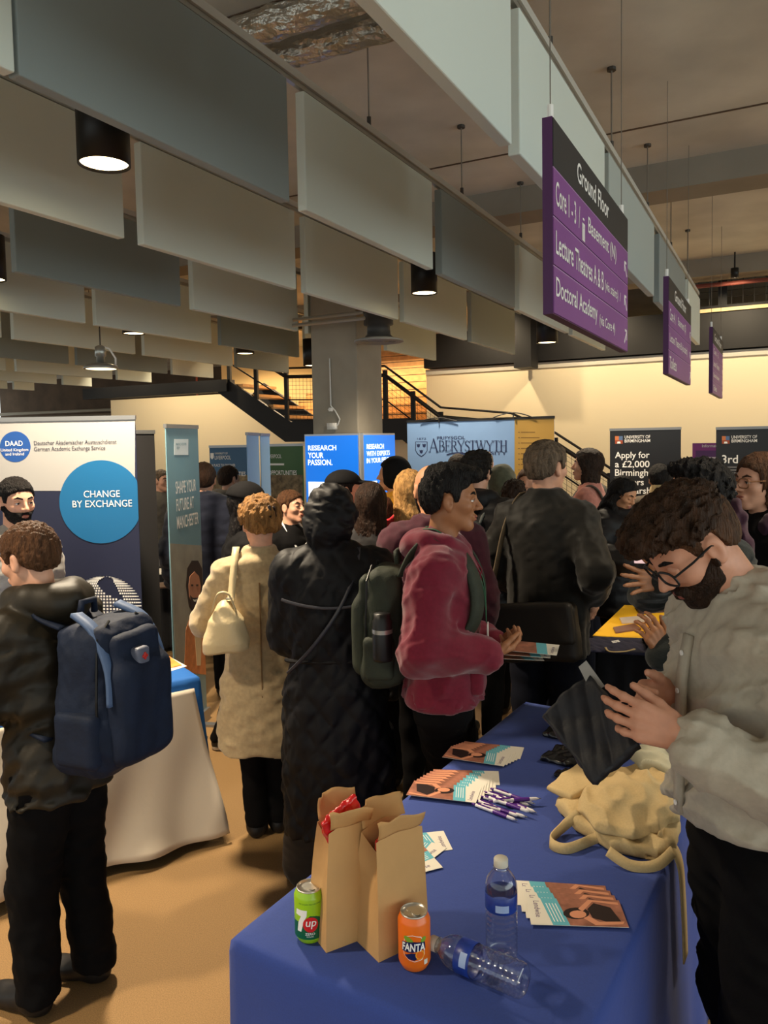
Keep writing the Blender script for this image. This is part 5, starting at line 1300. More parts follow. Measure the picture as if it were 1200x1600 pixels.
p = quick('person in a dark hood with a yellow collar by the blue light panel', 612, 717, 5.6, 175, ('short', H_BLACK), C_YEL, seed=49, sk=SK_M)
p.add('hood', lambda P: smax(ell(p.hq(P), (-.03, 0, .01), (.125, .112, .135)), p.hq(P)[0]-.07, .02), p.HC-.2, p.HC+.2, C_BLACK, .014)
p = quick('person with auburn hair between the hooded coat and the blond hair', 596, 776, 4.7, 80, ('long', H_RED, dict(t=.014, L=.3, f=55)), C_BLACK, seed=50)
p = quick('person with long dark brown hair beside the black hood', 579, 756, 4.0, 84, ('long', H_DBROWN, dict(t=.016, L=.42, f=60, seed=35)), cloth('charcoal_coat', (34, 32, 33)), hem=.55, seed=51)
p = quick('person in a black flat cap behind the hooded coat', 538, 736, 4.3, 12, ('short', H_BLACK, dict(t=.008)), C_BLACK, seed=52, facef=False)
def cap(P):
    Q = p.hq(P); d = smax(ell(Q, (-.01, 0, .045), (.112, .09, .085)), .045-Q[2], .012); return smin(d, smax(ell(Q, (.1, 0, .05), (.075, .065, .012)), -Q[0]+.04, .01), .012)
p.add('cap', cap, p.HC-V3(.2, .15, .1), p.HC+V3(.25, .15, .2), C_BLACK, .008)
p = quick('person with tied fair hair and a white lanyard facing the viewer, black top', 455, 767, 4.9, 318, ('short', H_BROWN, dict(t=.012)), C_BLACK, facef=True, brow=H_BROWN, seed=53, puff=.006, name='shirt', head=(10, -4, 0))
lanyard(p, M_white, 'white lanyard on the black top behind the camel coat', 1.2, .14, 0, True)
p = quick('person in a black beanie and striped black top behind the blond updo', 388, 758, 4.15, 20, ('long', H_BLACK, dict(t=.016, L=.3)), C_BLACK, sk=SK_T, seed=54, sole=C_SOLE, feet=[(352, 1168), (392, 1176)])
p.add('beanie', lambda P: smax(ell(p.hq(P), (-.02, 0, .04), (.122, .1, .106)), .03-p.hq(P)[2]-.25*p.hq(P)[0], .012), p.HC-.2, p.HC+.2, C_BLACK, .009)
for z, m in ((1.3, M_white), (1.285, mat('stripe_rust', (150, 80, 50), .7))):
    MB().tube([Vector((math.cos(a)*.155, math.sin(a)*.215, z))*p.s for a in [2*math.pi*i/24 for i in range(25)]], .006, 5, False).build('stripe', m, p.root)
p = quick('short-haired person in a grey hoodie before the blue photo banner', 358, 729, 6.8, 50, ('short', H_DBROWN), C_GREY, seed=55, extra=lambda q: hood(q, .045, 1.49, .1))
p = quick('person in a navy padded jacket partly behind the portrait banner', 318, 724, 5.5, 95, ('short', H_DBROWN), cloth('navy_pad', (22, 26, 42)), puff=.04, quilt='puffer', seed=56)
p = quick('person with a pale grey sleeve beside the dark banner back', 252, 734, 7.6, 330, ('short', H_GREY, dict(t=.006)), C_GREY, seed=57, facef=True)
p = quick('bearded person in a striped top before the round logo banner at left', 24, 748, 3.8, 322, ('short', H_BLACK, dict(t=.01)), C_STR, seed=58, facef=True, brow=H_BLACK, head=(0, 6, 0), puff=.008, name='sweater')
p.beard(H_BLACK, .007)
p = quick('person with dark tied hair and a cream collar before the first black banner', 1030, 727, 6.0, 80, ('updo', H_BLACK), cloth('taupe_coat', (96, 82, 66)), seed=59, puff=.03)
p.add('collar', lambda P: cone(P, (-.01, 0, 1.47), (-.02, 0, 1.54), .1, .085), (-.2, -.2, 1.3), (.2, .2, 1.7), cloth('cream_fleece', (206, 180, 130)), .014)
p = quick('person with flat dark hair far behind the shirt wearer', 1066, 728, 6.9, 90, ('short', H_BLACK, dict(t=.02)), C_BLACK, seed=60)
# ------------------------------------------------------------------ things on the front table
def poly2(P, pts):
    """2-D signed distance to a polygon"""
    x, y = P[0], P[1]; d = np.full(x.shape, 1e9, np.float32); ins = np.zeros(x.shape, bool); n = len(pts)
    for i in range(n):
        ax, ay = pts[i]; bx, by = pts[(i+1) % n]; ex, ey = bx-ax, by-ay
        t = np.clip(((x-ax)*ex+(y-ay)*ey)/(ex*ex+ey*ey), 0, 1); d = np.minimum(d, (x-ax-ex*t)**2+(y-ay-ey*t)**2)
        c = ((ay > y) != (by > y)) & (x < (bx-ax)*(y-ay)/(by-ay if by != ay else 1e-9)+ax); ins ^= c
    d = np.sqrt(d); return np.where(ins, -d, d)
def slab(name, label, cat, px, z, th, m, wr=.006, f=30., h=.006, rnd=.01, seed=1, hump=0., group=None, parent=None, zb=None):
    """soft cloth-like slab over a table outline given by its corners"""
    w = [G(x, y, z if zb is None else zb) for x, y in px]; c = sum(w, Vector())/len(w); pts = [(q.x-c.x, q.y-c.y) for q in w]
    R = max(math.hypot(*q) for q in pts)
    def fn(P):
        d2 = poly2(P, pts) + rnd; hm = th*.5 + hump*np.clip(-d2/.08, 0, 1)
        ww = wrinkle(P, seed, f, 4); w2 = np.abs(wrinkle(P, seed+1, f*1.6, 3))
        dz = np.abs(P[2]-hm) - hm + rnd; q = np.stack([np.maximum(d2, 0), np.maximum(dz, 0)]); d = np.sqrt((q*q).sum(0)) + np.minimum(np.maximum(d2, dz), 0) - rnd
        return np.where(P[2] > .004, d + wr*(.7*ww + 2.2*w2 - .8), d)
    lo = (min(q[0] for q in pts)-.04, min(q[1] for q in pts)-.04, -.01); hi = (max(q[0] for q in pts)+.04, max(q[1] for q in pts)+.04, th+2*hump+.05)
    o = sdf_obj(name, fn, lo, hi, h, m); o.location = (c.x, c.y, z); tag(o, label, cat, group); return o
# --- leaflets
M_paper = mat('paper_white', (226, 220, 206), .5); M_teal = mat('print_teal', (98, 176, 192), .5); M_photo = mat('print_photo', (158, 104, 84), .45, var=(26, .55, 1.35)); M_pdark = mat('print_dark', (40, 28, 28), .45); M_pskin = mat('print_peach', (214, 146, 112), .45); M_pviolet = mat('print_violet', (88, 62, 112), .5)
LL, LW = .21, .099
def flat(pts, z=.0009, h=.0002): return MB().prism(pts, (0, 0, z), (1,0,0), (0,1,0), (0,0,1), h)
def ellp(cx, cy, a, b, r=0, n=14): return [(cx+a*math.cos(t)*math.cos(r)-b*math.sin(t)*math.sin(r), cy+a*math.cos(t)*math.sin(r)+b*math.sin(t)*math.cos(r)) for t in [2*math.pi*i/n for i in range(n)]]
fl_me = {}
def fl_parts():
    w2 = LW/2
    fl_me['photo'] = (flat([(.085, -w2), (LL, -w2), (LL, w2), (.068, w2)]), M_photo)
    fl_me['teal_band'] = (flat([(.048, -w2), (.085, -w2), (.068, w2), (.031, w2)]), M_teal)
    fl_me['printed_hair'] = (flat(ellp(.105, -.005, .03, .021, .25), .0011), M_pdark)
    fl_me['printed_face'] = (flat(ellp(.108, -.009, .019, .014, .2), .0013), M_pskin)
    fl_me['printed_top'] = (flat([(.132, .012), (.15, .035), (.185, .02), (.198, -.03), (.165, -.032), (.138, -.02)], .0011), M_pdark)
    fl_me['printed_arm'] = (flat([(.118, -.022), (.14, -.046), (.2, -.04), (.205, -.03), (.15, -.034), (.13, -.014)], .0013), M_pskin)
    fl_me['printed_shoulder'] = (flat([(.12, .002), (.148, .04), (.205, .03), (.205, .04), (.14, .047), (.112, .012)], .0013), M_pskin)
    for i in range(4):
        a = .052+i*.007; fl_me['text_line%d' % i] = (flat([(a, -w2+.012), (a+.002, -w2+.012), (a-.011+.002, w2-.02), (a-.011, w2-.02)], .0011), M_white)
    fl_me['paper'] = (MB().box((LL/2, 0, .00045), (1,0,0), (0,1,0), (0,0,1), LL/2, LW/2, .00045), M_paper)
fl_parts()
_flm = {k: (mesh(k, v[0].v, v[0].f), v[1]) for k, v in fl_me.items()}
for k, (me, m) in _flm.items(): me.materials.append(m)
lt = fit_text('Lendwise', (.014, LW/2-.012, .0011), (0, -1, 0), (1, 0, 0), .06, .013, M_pviolet, None, lift=0.); _flt = lt.data; bpy.data.objects.remove(lt)
def leaflet(A, B, z, label, group=None, full=True, tilt=None):
    d = (B-A); d.z = 0; rz = math.atan2(d.y, d.x)
    o = empty('leaflet', Vector((A.x, A.y, z)), rz, label, 'leaflet', group)
    if tilt: o.rotation_euler = (tilt[0], tilt[1], rz)
    for k, (me, m) in _flm.items():
        nm = 'text_line' if k.startswith('text_line') else k
        if not full and k not in ('paper', 'photo', 'teal_band'): continue
        c = bpy.data.objects.new(nm, me); COL.objects.link(c); c.parent = o
    if full or True:
        c = bpy.data.objects.new('lettering', _flt); COL.objects.link(c); c.parent = o
    return o
def stack(first, last, n, where, grp):
    for i in range(n):
        k = i/(n-1); A = [first[j]+(last[j]-first[j])*k for j in range(4)]
        a = G(A[0], A[1], TZ); b_ = G(A[2], A[3], TZ)
        pos = 'topmost' if i == n-1 else 'lowest' if i == 0 else f'{ordinal(i)} from the bottom'
        leaflet(a, b_, TZ+.0022+i*.0016, f'printed leaflet, {pos} of the fan {where}', grp)
stack((807, 1396, 946, 1405), (826, 1428, 955, 1432), 4, 'beside the upright bottle', 'leaflets beside the bottle')
stack((780, 1217, 682, 1214), (748, 1249, 652, 1238), 7, 'next to the pens', 'leaflets next to the pens')
stack((816, 1178, 722, 1168), (793, 1193, 712, 1181), 6, 'farthest along the blue table', 'leaflets at the far end')
stack((700, 1314, 588, 1326), (664, 1366, 596, 1286), 3, 'behind the paper bags', 'leaflets behind the paper bags')
# leaflets in the hand
for i in range(3):
    a = P(872-i*12, 1016+i*3, 2.72+.01*i); b_ = P(790, 1024, 2.78)
    o = leaflet(a, b_, a.z-.008*i, f'leaflet held by the burgundy hoodie wearer, {ordinal(i)} from the top', 'leaflets in the hand', False); o.rotation_euler = (.12*(i-1), -.03, math.atan2((b_-a).y, (b_-a).x)+.1*i)
# --- pens
M_penw = mat('pen_white', (226, 222, 224), .3); M_penp = mat('pen_purple', (82, 34, 130), .3)
pen_me = {}
for nm, prof, m in (('barrel', [(0, .0), (.0046, .001), (.005, .02), (.005, .062)], M_penw), ('grip', [(.005, .062), (.0056, .066), (.0056, .105), (.005, .109)], M_penp), ('nose', [(.005, .109), (.0046, .128), (.002, .136), (0, .136)], M_penw), ('tip', [(.002, .136), (.0009, .143), (0, .143)], M_cas)):
    q = MB().lathe(prof, (0, 0, .006), 10, (0, 1, 0), (0, 0, 1), (1, 0, 0)); me = mesh(nm, q.v, q.f, True); me.materials.append(m); pen_me[nm] = me
q = MB().box((.03, 0, .0125), (1,0,0), (0,1,0), (0,0,1), .022, .0018, .0008); me = mesh('clip', q.v, q.f); me.materials.append(M_penp); pen_me['clip'] = me
q = MB().lathe([(0, -.012), (.003, -.012), (.003, .001), (0, .001)], (0, 0, .006), 8, (0, 1, 0), (0, 0, 1), (1, 0, 0)); me = mesh('button', q.v, q.f, True); me.materials.append(M_penp); pen_me['button'] = me
pens = [((772, 1238), (846, 1264)), ((762, 1243), (838, 1266)), ((776, 1249), (833, 1272)), ((756, 1250), (828, 1270)), ((764, 1256), (828, 1279)), ((748, 1256), (818, 1283)), ((752, 1262), (822, 1281)), ((743, 1262), (818, 1290)), ((770, 1262), (838, 1258))]
for i, (a, b_) in enumerate(pens):
    A = G(*a, TZ); B = G(*b_, TZ); d = B-A
    o = empty('pen', Vector((A.x, A.y, TZ+.0025+(.011 if i in (4, 8) else 0))), math.atan2(d.y, d.x), f'white and purple ballpoint pen, {ordinal(i)} in the loose pile counting from the far side', 'pen', 'pens in the pile')
    for k, me in pen_me.items():
        c = bpy.data.objects.new(k, me); COL.objects.link(c); c.parent = o
# --- cans
def wrap(ob, R, a0, lift):
    """bend a flat mesh (x across, y up) round a cylinder"""
    bm = bmesh.new(); bm.from_mesh(ob.data)
    for _ in range(7):
        es = [e for e in bm.edges if e.calc_length() > .004]
        if not es: break
        bmesh.ops.subdivide_edges(bm, edges=es, cuts=1, use_grid_fill=True)
        bmesh.ops.triangulate(bm, faces=bm.faces[:])
    for v in bm.verts:
        a = a0 + v.co.x/R; v.co = Vector(((R+lift)*math.cos(a), (R+lift)*math.sin(a), v.co.y))
    bm.to_mesh(ob.data); bm.free(); ob.data.update()
M_alu = mat('can_aluminium', (206, 204, 196), .28, .9)
def can(p, label, mbody, prints):
    o = empty('drink_can', p, 0, label, 'can'); R = .0331
    a0 = math.atan2(-p.y, -p.x)
    prof = [(0, .004), (.022, .004), (.025, .0), (.027, .002), (R-.001, .012), (R, .016), (R, .098), (R-.0015, .102), (.0275, .1115)]
    MB().lathe(prof, n=48).build('can_body', mbody, o, True)
    MB().lathe([(.0275, .1115), (.0278, .1135), (.0268, .1145), (.0258, .1135), (.0248, .1105), (.012, .1108), (0, .1108)], n=48).build('can_lid', M_alu, o, True)
    t = MB().prism(ellp(.004, 0, .0125, .0075), (0, 0, .1112), (1,0,0), (0,1,0), (0,0,1), .0012).build('pull_tab', M_alu, o); t.rotation_euler.z = a0+.7
    MB().prism(ellp(-.012, 0, .007, .009), (0, 0, .1108), (1,0,0), (0,1,0), (0,0,1), .0003).build('opening_panel', M_alu, o).rotation_euler.z = a0+.7
    for kind, dat, m, lift, nm in prints:
        if kind == 'poly':
            ob = flat(dat, 0, 0.0).build(nm, m, o); me = ob.data
            bm = bmesh.new(); vs = [bm.verts.new((x, y, 0)) for x, y in dat]; bm.faces.new(vs); bmesh.ops.triangulate(bm, faces=bm.faces[:]); bm.to_mesh(me); bm.free()
        else:
            s, x, y, w, h, bold, shear = dat; ob = fit_text(s, (x, y, 0), (1,0,0), (shear,1,0), w, h, m, o, bold, nm, 0.)
        wrap(ob, R, a0, lift)
    return o
C7L = mat('can_lime', (150, 196, 24), .3, spec=.6); C7G = mat('can_green', (8, 92, 58), .3); C7R = mat('can_red', (206, 34, 40), .3)
can(G(485, 1463, TZ+.0015), 'green lemonade can with a red dot and a white seven', C7L, [
    ('poly', [(-.075, .014), (.075, .014), (.075, .045), (.045, .052), (.028, .056), (.014, .064), (.0, .066), (-.012, .056), (-.03, .05), (-.075, .046)], C7G, .0002, 'green_field'),
    ('poly', [(-.032, .078), (-.006, .078), (-.007, .066), (-.014, .052), (-.02, .03), (-.03, .03), (-.027, .05), (-.02, .064), (-.034, .066)], M_white, .0005, 'numeral_seven'),
    ('poly', ellp(.001, .047, .0165, .0165, 0, 32), C7R, .0008, 'red_dot'),
    ('text', ('up', -.0105, .038, .022, .017, .01, .15), M_white, .0012, 'lettering'),
    ('text', ('ZERO', -.011, .024, .021, .0052, .01, 0), M_white, .0006, 'lettering'), ('text', ('SUGAR', -.008, .0195, .015, .003, .0, 0), M_white, .0006, 'lettering'),
    ('text', ('NO SUGAR  NO CALORIES', -.024, .09, .048, .0028, .0, 0), C7G, .0005, 'lettering')])
CFO = mat('can_orange', (232, 108, 14), .3, spec=.6); CFN = mat('can_navy', (22, 30, 78), .3); CFG = mat('leaf_green', (120, 160, 44), .4); CFY = mat('orange_slice', (244, 166, 40), .4)
can(G(648, 1506, TZ+.0015), 'orange soda can standing before the paper bags', CFO, [
    ('poly', [(-.026, .05), (-.02, .078), (-.004, .082), (.014, .078), (.02, .064), (.022, .04), (.016, .03), (.0, .027), (-.012, .03), (-.022, .038)], M_white, .0002, 'logo_outline'),
    ('poly', [(-.025, .05), (-.019, .077), (-.004, .081), (.013, .077), (.019, .064), (.021, .04), (.015, .031), (.0, .028), (-.012, .031), (-.021, .038)], CFO, .0004, 'logo_field'),
    ('poly', [(-.021, .039), (-.006, .045), (.008, .044), (.006, .034), (.0, .03), (-.012, .032)], CFN, .0007, 'navy_swirl'),
    ('poly', ellp(-.012, .072, .011, .0055, -.5), CFG, .0007, 'leaf'), ('poly', ellp(.019, .071, .007, .005, .8), CFG, .0007, 'leaf'),
    ('poly', ellp(.011, .041, .0095, .0095), CFY, .0009, 'orange_slice'), ('poly', ellp(.011, .041, .0075, .0075), CFO, .0011, 'slice_flesh'),
    ('poly', [(-.027, .047), (-.026, .066), (.0, .069), (.022, .066), (.023, .052), (.01, .05), (-.002, .047), (-.014, .046)], CFN, .0012, 'lettering_shadow'),
    ('text', ('FANTA', -.0255, .049, .047, .0165, .03, 0.05), M_white, .0017, 'lettering'),
    ('poly', [(.02, .018), (.029, .018), (.029, .028), (.02, .028)], M_paper, .0004, 'nutrition_patch')])
# --- water bottles
M_pet = bpy.data.materials.new('pet_clear'); M_pet.use_nodes = True
_nt = M_pet.node_tree; _nt.nodes.clear(); _o = _nt.nodes.new('ShaderNodeOutputMaterial'); _mx = _nt.nodes.new('ShaderNodeMixShader'); _tr = _nt.nodes.new('ShaderNodeBsdfTransparent'); _gl = _nt.nodes.new('ShaderNodeBsdfGlossy'); _fr = _nt.nodes.new('ShaderNodeLayerWeight')
_pw = _nt.nodes.new('ShaderNodeMath'); _pw.operation = 'POWER'; _pw.inputs[1].default_value = 2.2; _ad = _nt.nodes.new('ShaderNodeMath'); _ad.operation = 'MULTIPLY_ADD'; _ad.inputs[1].default_value = .75; _ad.inputs[2].default_value = .07
_tr.inputs[0].default_value = (.97, .98, .99, 1); _gl.inputs['Roughness'].default_value = .08; _fr.inputs[0].default_value = .5
_nt.links.new(_fr.outputs['Facing'], _pw.inputs[0]); _nt.links.new(_pw.outputs[0], _ad.inputs[0]); _nt.links.new(_ad.outputs[0], _mx.inputs[0]); _nt.links.new(_tr.outputs[0], _mx.inputs[1]); _nt.links.new(_gl.outputs[0], _mx.inputs[2]); _nt.links.new(_mx.outputs[0], _o.inputs[0])
M_lab = mat('bottle_label', (28, 52, 132), .35, var=(30, .75, 1.3)); M_lab2 = mat('bottle_label_pale', (150, 170, 210), .4); M_cap = mat('cap_white', (220, 210, 196), .45)
def bottle(name_label):
    o = empty('water_bottle', (0, 0, 0), 0, name_label, 'bottle')
    pr = [(0, .004), (.018, .002), (.026, 0), (.031, .004), (.0325, .012)]
    z = .012
    while z < .098: pr += [(.0325, z+.004), (.0308, z+.0075), (.0325, z+.011)]; z += .0122
    pr += [(.0318, z+.004), (.0318, .142), (.033, .146), (.0325, .155), (.029, .168), (.021, .18), (.0135, .188), (.0125, .195), (.0125, .2)]
    s_ = MB().lathe(pr, n=48).build('bottle_body', M_pet, o, True)
    MB().lathe([(.0326, .107), (.033, .1075), (.033, .1405), (.0326, .141)], n=48).build('label', M_lab, o, True)
    for a in (0, 2.1, 4.2):
        q = MB()
        for k in range(7):
            t0, t1 = a+k*.12, a+(k+1)*.12
            q.add([(.0333*math.cos(t), .0333*math.sin(t), zz) for t, zz in ((t0, .112), (t1, .112), (t1, .127), (t0, .127))], [(0, 1, 2, 3)])
        q.build('label_patch', M_lab2, o, True)
    MB().lathe([(.0125, .188), (.0165, .189), (.0165, .192), (.0128, .193)], n=32).build('neck_ring', M_pet, o, True)
    MB().lathe([(.0142, .194), (.0148, .1945), (.0148, .208), (.0138, .21), (0, .21)], n=32).build('cap', M_cap, o, True)
    return o
o = bottle('clear water bottle with a blue label standing upright'); o.location = G(784, 1494, TZ+.002)
o = bottle('clear water bottle with a blue label lying on its side')
A = G(824, 1536, TZ+.035); B = G(690, 1483, TZ+.03); d = (B-A).normalized()
o.rotation_mode = 'QUATERNION'; o.rotation_quaternion = d.to_track_quat('Z', 'Y'); o.location = Vector((A.x, A.y, TZ+.0355)) + d*.005
o.rotation_quaternion = Vector((d.x, d.y, 0)).normalized().to_track_quat('Z', 'Y')
# --- paper bags
M_kraft = mat('paper_kraft', (196, 152, 98), .75, var=(9, .92, 1.06), bump=(14, .3, .012)); M_kraftd = mat('paper_kraft_in', (140, 100, 60), .8)
def paper_bag(p, rz, w, dp, h, label, seed, lean=(0, 0), gape=.75):
    rs = random.Random(seed); o = empty('paper_bag', p, rz, label, 'paper bag')
    N = 12
    def rim(k):                                   # rounded-rect perimeter, k 0..1 -> x,y, side
        s = (k*4) % 4; i = int(s); t = s-i
        c = [(-1, -1), (1, -1), (1, 1), (-1, 1)]; a, b_ = c[i], c[(i+1) % 4]
        return a[0]+(b_[0]-a[0])*t, a[1]+(b_[1]-a[1])*t, i, t
    NP = 48; mb = MB(); NR = 16
    nz = [[rs.uniform(-1, 1) for _ in range(NP)] for _ in range(4)]
    for r in range(NR+1):
        f = r/NR
        for j in range(NP):
            x, y, i, t = rim(j/NP)
            long_side = i in (0, 2)
            top = 1.0 if long_side else .86
            sharp = .0
            hh = h*f*(1 + (0.06*math.sin(math.pi*t) if long_side else -.2*math.sin(math.pi*t))*(f**3))
            sq = 1 - .12*f*f                        # narrowing
            yy = y*dp/2*(sq - (1-gape)*f**2); xx = x*w/2*(1-.08*f)
            if not long_side: xx *= 1 - .42*math.sin(math.pi*t)*f**1.6      # gusset folds in
            bul = .006*math.sin(math.pi*min(f*1.3, 1))*math.sin(math.pi*t)
            if long_side: yy += math.copysign(bul, y)
            cr = .0032*(math.sin(7*f+seed+j*.5)+math.sin(13*f+j*.27+seed*2))*f*(1-.6*f)
            mb.v.append(Vector((xx + lean[0]*f*f + cr*.6, yy + lean[1]*f*f + cr, hh)))
    for r in range(NR):
        for j in range(NP):
            A = r*NP+j; B = r*NP+(j+1) % NP; mb.f.append((A, B, B+NP, A+NP))
    mb.f.append(tuple(range(NP))[::-1])
    b_ = mb.build('bag_sides', M_kraft, o, True); solid(b_, .0006)
    b_.data.polygons.foreach_set('use_smooth', [True]*len(b_.data.polygons))
    m = b_.modifiers.new('e', 'EDGE_SPLIT'); m.split_angle = math.radians(38)
    for sd in (-1, 1):                              # folded-over top flaps with torn corners
        q = MB(); y = sd*dp/2*(.88-(1-gape)) + lean[1]; z = h*1.02
        def ff(a, k):
            x = (-.5+a)*w*.86 + lean[0]; zz = z + .05*k*(1-.35*abs(a-.4)) + .002*math.sin(9*a+seed+sd)
            return (x + .006*k*sd, y + sd*(.012*math.sin(k*2.2)+.016*k*k*(a > .1)) , zz)
        q.grid(ff, 12, 6); f_ = q.build('top_flap', M_kraft, o, True); solid(f_, .0008)
    return o
b1 = G(533, 1458, TZ+.0015); b2 = G(611, 1466, TZ+.0015)
rzb = math.atan2(e1.y, e1.x)
pb = paper_bag(b1, rzb-.5, .112, .085, .248, 'brown paper bag with a red crisp packet sticking out', 2, (.012, -.004), .8)
paper_bag(b2, rzb-.42, .13, .098, .238, 'brown paper bag behind the orange can', 5, (.01, .004), .7)
def crisp(c, rz, label, sz=1.0):
    def fn(P):
        R = rotm(rz, -.45, .3); d = box(P, (0, 0, 0), (.048*sz, .009*sz, .05*sz), .004, R)
        return d + .0035*(wrinkle(P, 3, 110., 3) + np.abs(wrinkle(P, 4, 150., 3)))
    o = sdf_obj('crisp_packet', fn, (-.09, -.09, -.09), (.09, .09, .09), .0034, mat('foil_red', (200, 22, 26), .25, bump=(60, .4, .006), spec=.8)); o.location = c; tag(o, label, 'crisp packet')
crisp(b1+Vector((.012, -.01, .252)), rzb-.5, 'shiny red crisp packet in the left paper bag')
crisp(b2+Vector((.0, 0, .215)), rzb-.4, 'red crisp packet deep in the right paper bag', .75)
# --- tote bags
M_tote = mat('canvas_cream', (198, 172, 124), .9, var=(200, .93, 1.05), bump=(500, .3, .002))
slab('tote_bag', 'cream canvas tote bag spread widest at the bottom of the pile', 'tote bag', [(866, 1262), (905, 1232), (1000, 1212), (1062, 1225), (1062, 1320), (1030, 1350), (960, 1335), (898, 1300)], TZ+.002, .04, M_tote, .008, 22, .006, .012, 3, .006)
slab('tote_bag', 'crumpled cream canvas tote bag on top of the pile', 'tote bag', [(900, 1285), (945, 1248), (1020, 1238), (1060, 1262), (1055, 1318), (990, 1340), (930, 1325)], TZ+.042, .034, M_tote, .011, 20, .005, .01, 8, .018, zb=TZ)
slab('tote_bag', 'flat cream canvas tote bag corner pointing at the pens', 'tote bag', [(852, 1252), (908, 1212), (950, 1238), (893, 1272)], TZ+.042, .02, M_tote, .004, 26, .005, .006, 12, 0, zb=TZ+.01)
slab('tote_bag', 'pale folded canvas bag beside the shirt hem', 'tote bag', [(985, 1210), (1040, 1200), (1075, 1235), (1050, 1250), (1005, 1232)], TZ+.045, .045, mat('canvas_pale', (186, 182, 158), .9, bump=(500, .3, .002)), .01, 24, .006, .01, 15, .01, zb=TZ)
def tstrap(pts, w, label, side=(0, 0, 1)):
    out = []
    for i in range(len(pts)-1):
        p0 = pts[max(i-1, 0)]; p1 = pts[i]; p2 = pts[i+1]; p3 = pts[min(i+2, len(pts)-1)]
        for k in range(6):
            t = k/6; out.append(.5*((2*p1) + (p2-p0)*t + (2*p0-5*p1+4*p2-p3)*t*t + (3*p1-p0-3*p2+p3)*t**3))
    out.append(pts[-1]); o = MB().strip([q-pts[0] for q in out], side, w, .004).build('bag_handle', M_tote, None, True); o.location = pts[0]
    tag(o, label, 'bag handle'); return o
tstrap([G(905, 1270, TZ+.05), G(880, 1292, TZ+.02), G(860, 1315, TZ+.014), G(885, 1326, TZ+.014), G(925, 1312, TZ+.016), G(950, 1300, TZ+.04)], .026, 'cream canvas handle looping out towards the bottles', (.2, .5, 1))
tstrap([G(950, 1330, TZ+.03), G(985, 1352, TZ+.014), G(1025, 1352, TZ+.014), G(1052, 1330, TZ+.03)], .026, 'cream canvas handle lying at the near side of the tote pile', (.2, .7, 1))
a = G(1035, 1300, TZ+.05); k = ((a-c0).dot(e2)); eo = a + e2*(.765-k)
tstrap([a, a+e2*(.72-k)*.7+Vector((0,0,.0)), Vector((eo.x, eo.y, TZ-.01)), Vector((eo.x, eo.y, TZ-.12))+e2*.012, Vector((eo.x, eo.y, TZ-.27))+e2*.018], .05, 'cream canvas handle hanging over the table edge', e1)
# --- black packets and the black bag in hand
M_pack = mat('packet_black', (16, 16, 20), .22, spec=.7)
slab('garment_packet', 'black shiny garment packet, farthest of three', 'packet', [(848, 1152), (878, 1128), (932, 1126), (935, 1152), (885, 1160)], TZ+.0015, .02, M_pack, .005, 40, .005, .006, 21)
slab('garment_packet', 'black shiny garment packet, middle of three', 'packet', [(846, 1190), (872, 1170), (935, 1172), (942, 1196), (885, 1200)], TZ+.0015, .02, M_pack, .005, 40, .005, .006, 22)
slab('garment_packet', 'black shiny garment packet, nearest of three', 'packet', [(866, 1214), (905, 1202), (950, 1206), (952, 1228), (900, 1230)], TZ+.0015, .018, M_pack, .005, 40, .005, .006, 23)
qc = [P(848, 1118, 1.72), P(922, 1052, 1.74), P(1000, 1165, 1.55), P(930, 1226, 1.56)]
cen = sum(qc, Vector())/4
def hbf(a, k):
    a1 = a+.06*math.sin(k*5); q = qc[0].lerp(qc[1], a).lerp(qc[3].lerp(qc[2], a), k) - cen
    nrm = (qc[1]-qc[0]).cross(qc[3]-qc[0]).normalized(); w = .004*math.sin(a*9+k*3)+.003*math.sin(k*14-a*5)+.002*math.sin(a*23+k*17) + .015*math.sin(math.pi*a)*math.sin(math.pi*k)
    return q + nrm*w
o = MB().grid(hbf, 26, 34).build('black_bag', mat('bag_cloth_black', (24, 25, 32), .6, bump=(40, .4, .008)), None, True); solid(o, .018, 0); o.location = cen
tag(o, 'folded black fabric bag held up by the shirt wearer', 'bag')
f0 = [P(904, 1042, 1.74), P(916, 1032, 1.74), P(945, 1072, 1.72), P(925, 1084, 1.72)]
cc = sum(f0, Vector())/4; nn_ = (f0[1]-f0[0]).cross(f0[3]-f0[0]).normalized()
mb = MB(); mb.add([q-cc+nn_*.002 for q in f0]+[q-cc-nn_*.002 for q in f0], [(0,1,2,3), (7,6,5,4), (0,4,5,1), (1,5,6,2), (2,6,7,3), (3,7,4,0)])
o = mb.build('paper_slip', mat('slip_grey', (150, 146, 140), .5)); o.location = cc; tag(o, 'pale grey paper slip sticking up from the black bag', 'paper')
tstrap([P(1000, 1108, 1.62), P(1018, 1088, 1.63), P(1034, 1108, 1.63), P(1038, 1150, 1.62)], .012, 'thin cream cord held between the shirt wearer hands', (1, 0, .2))
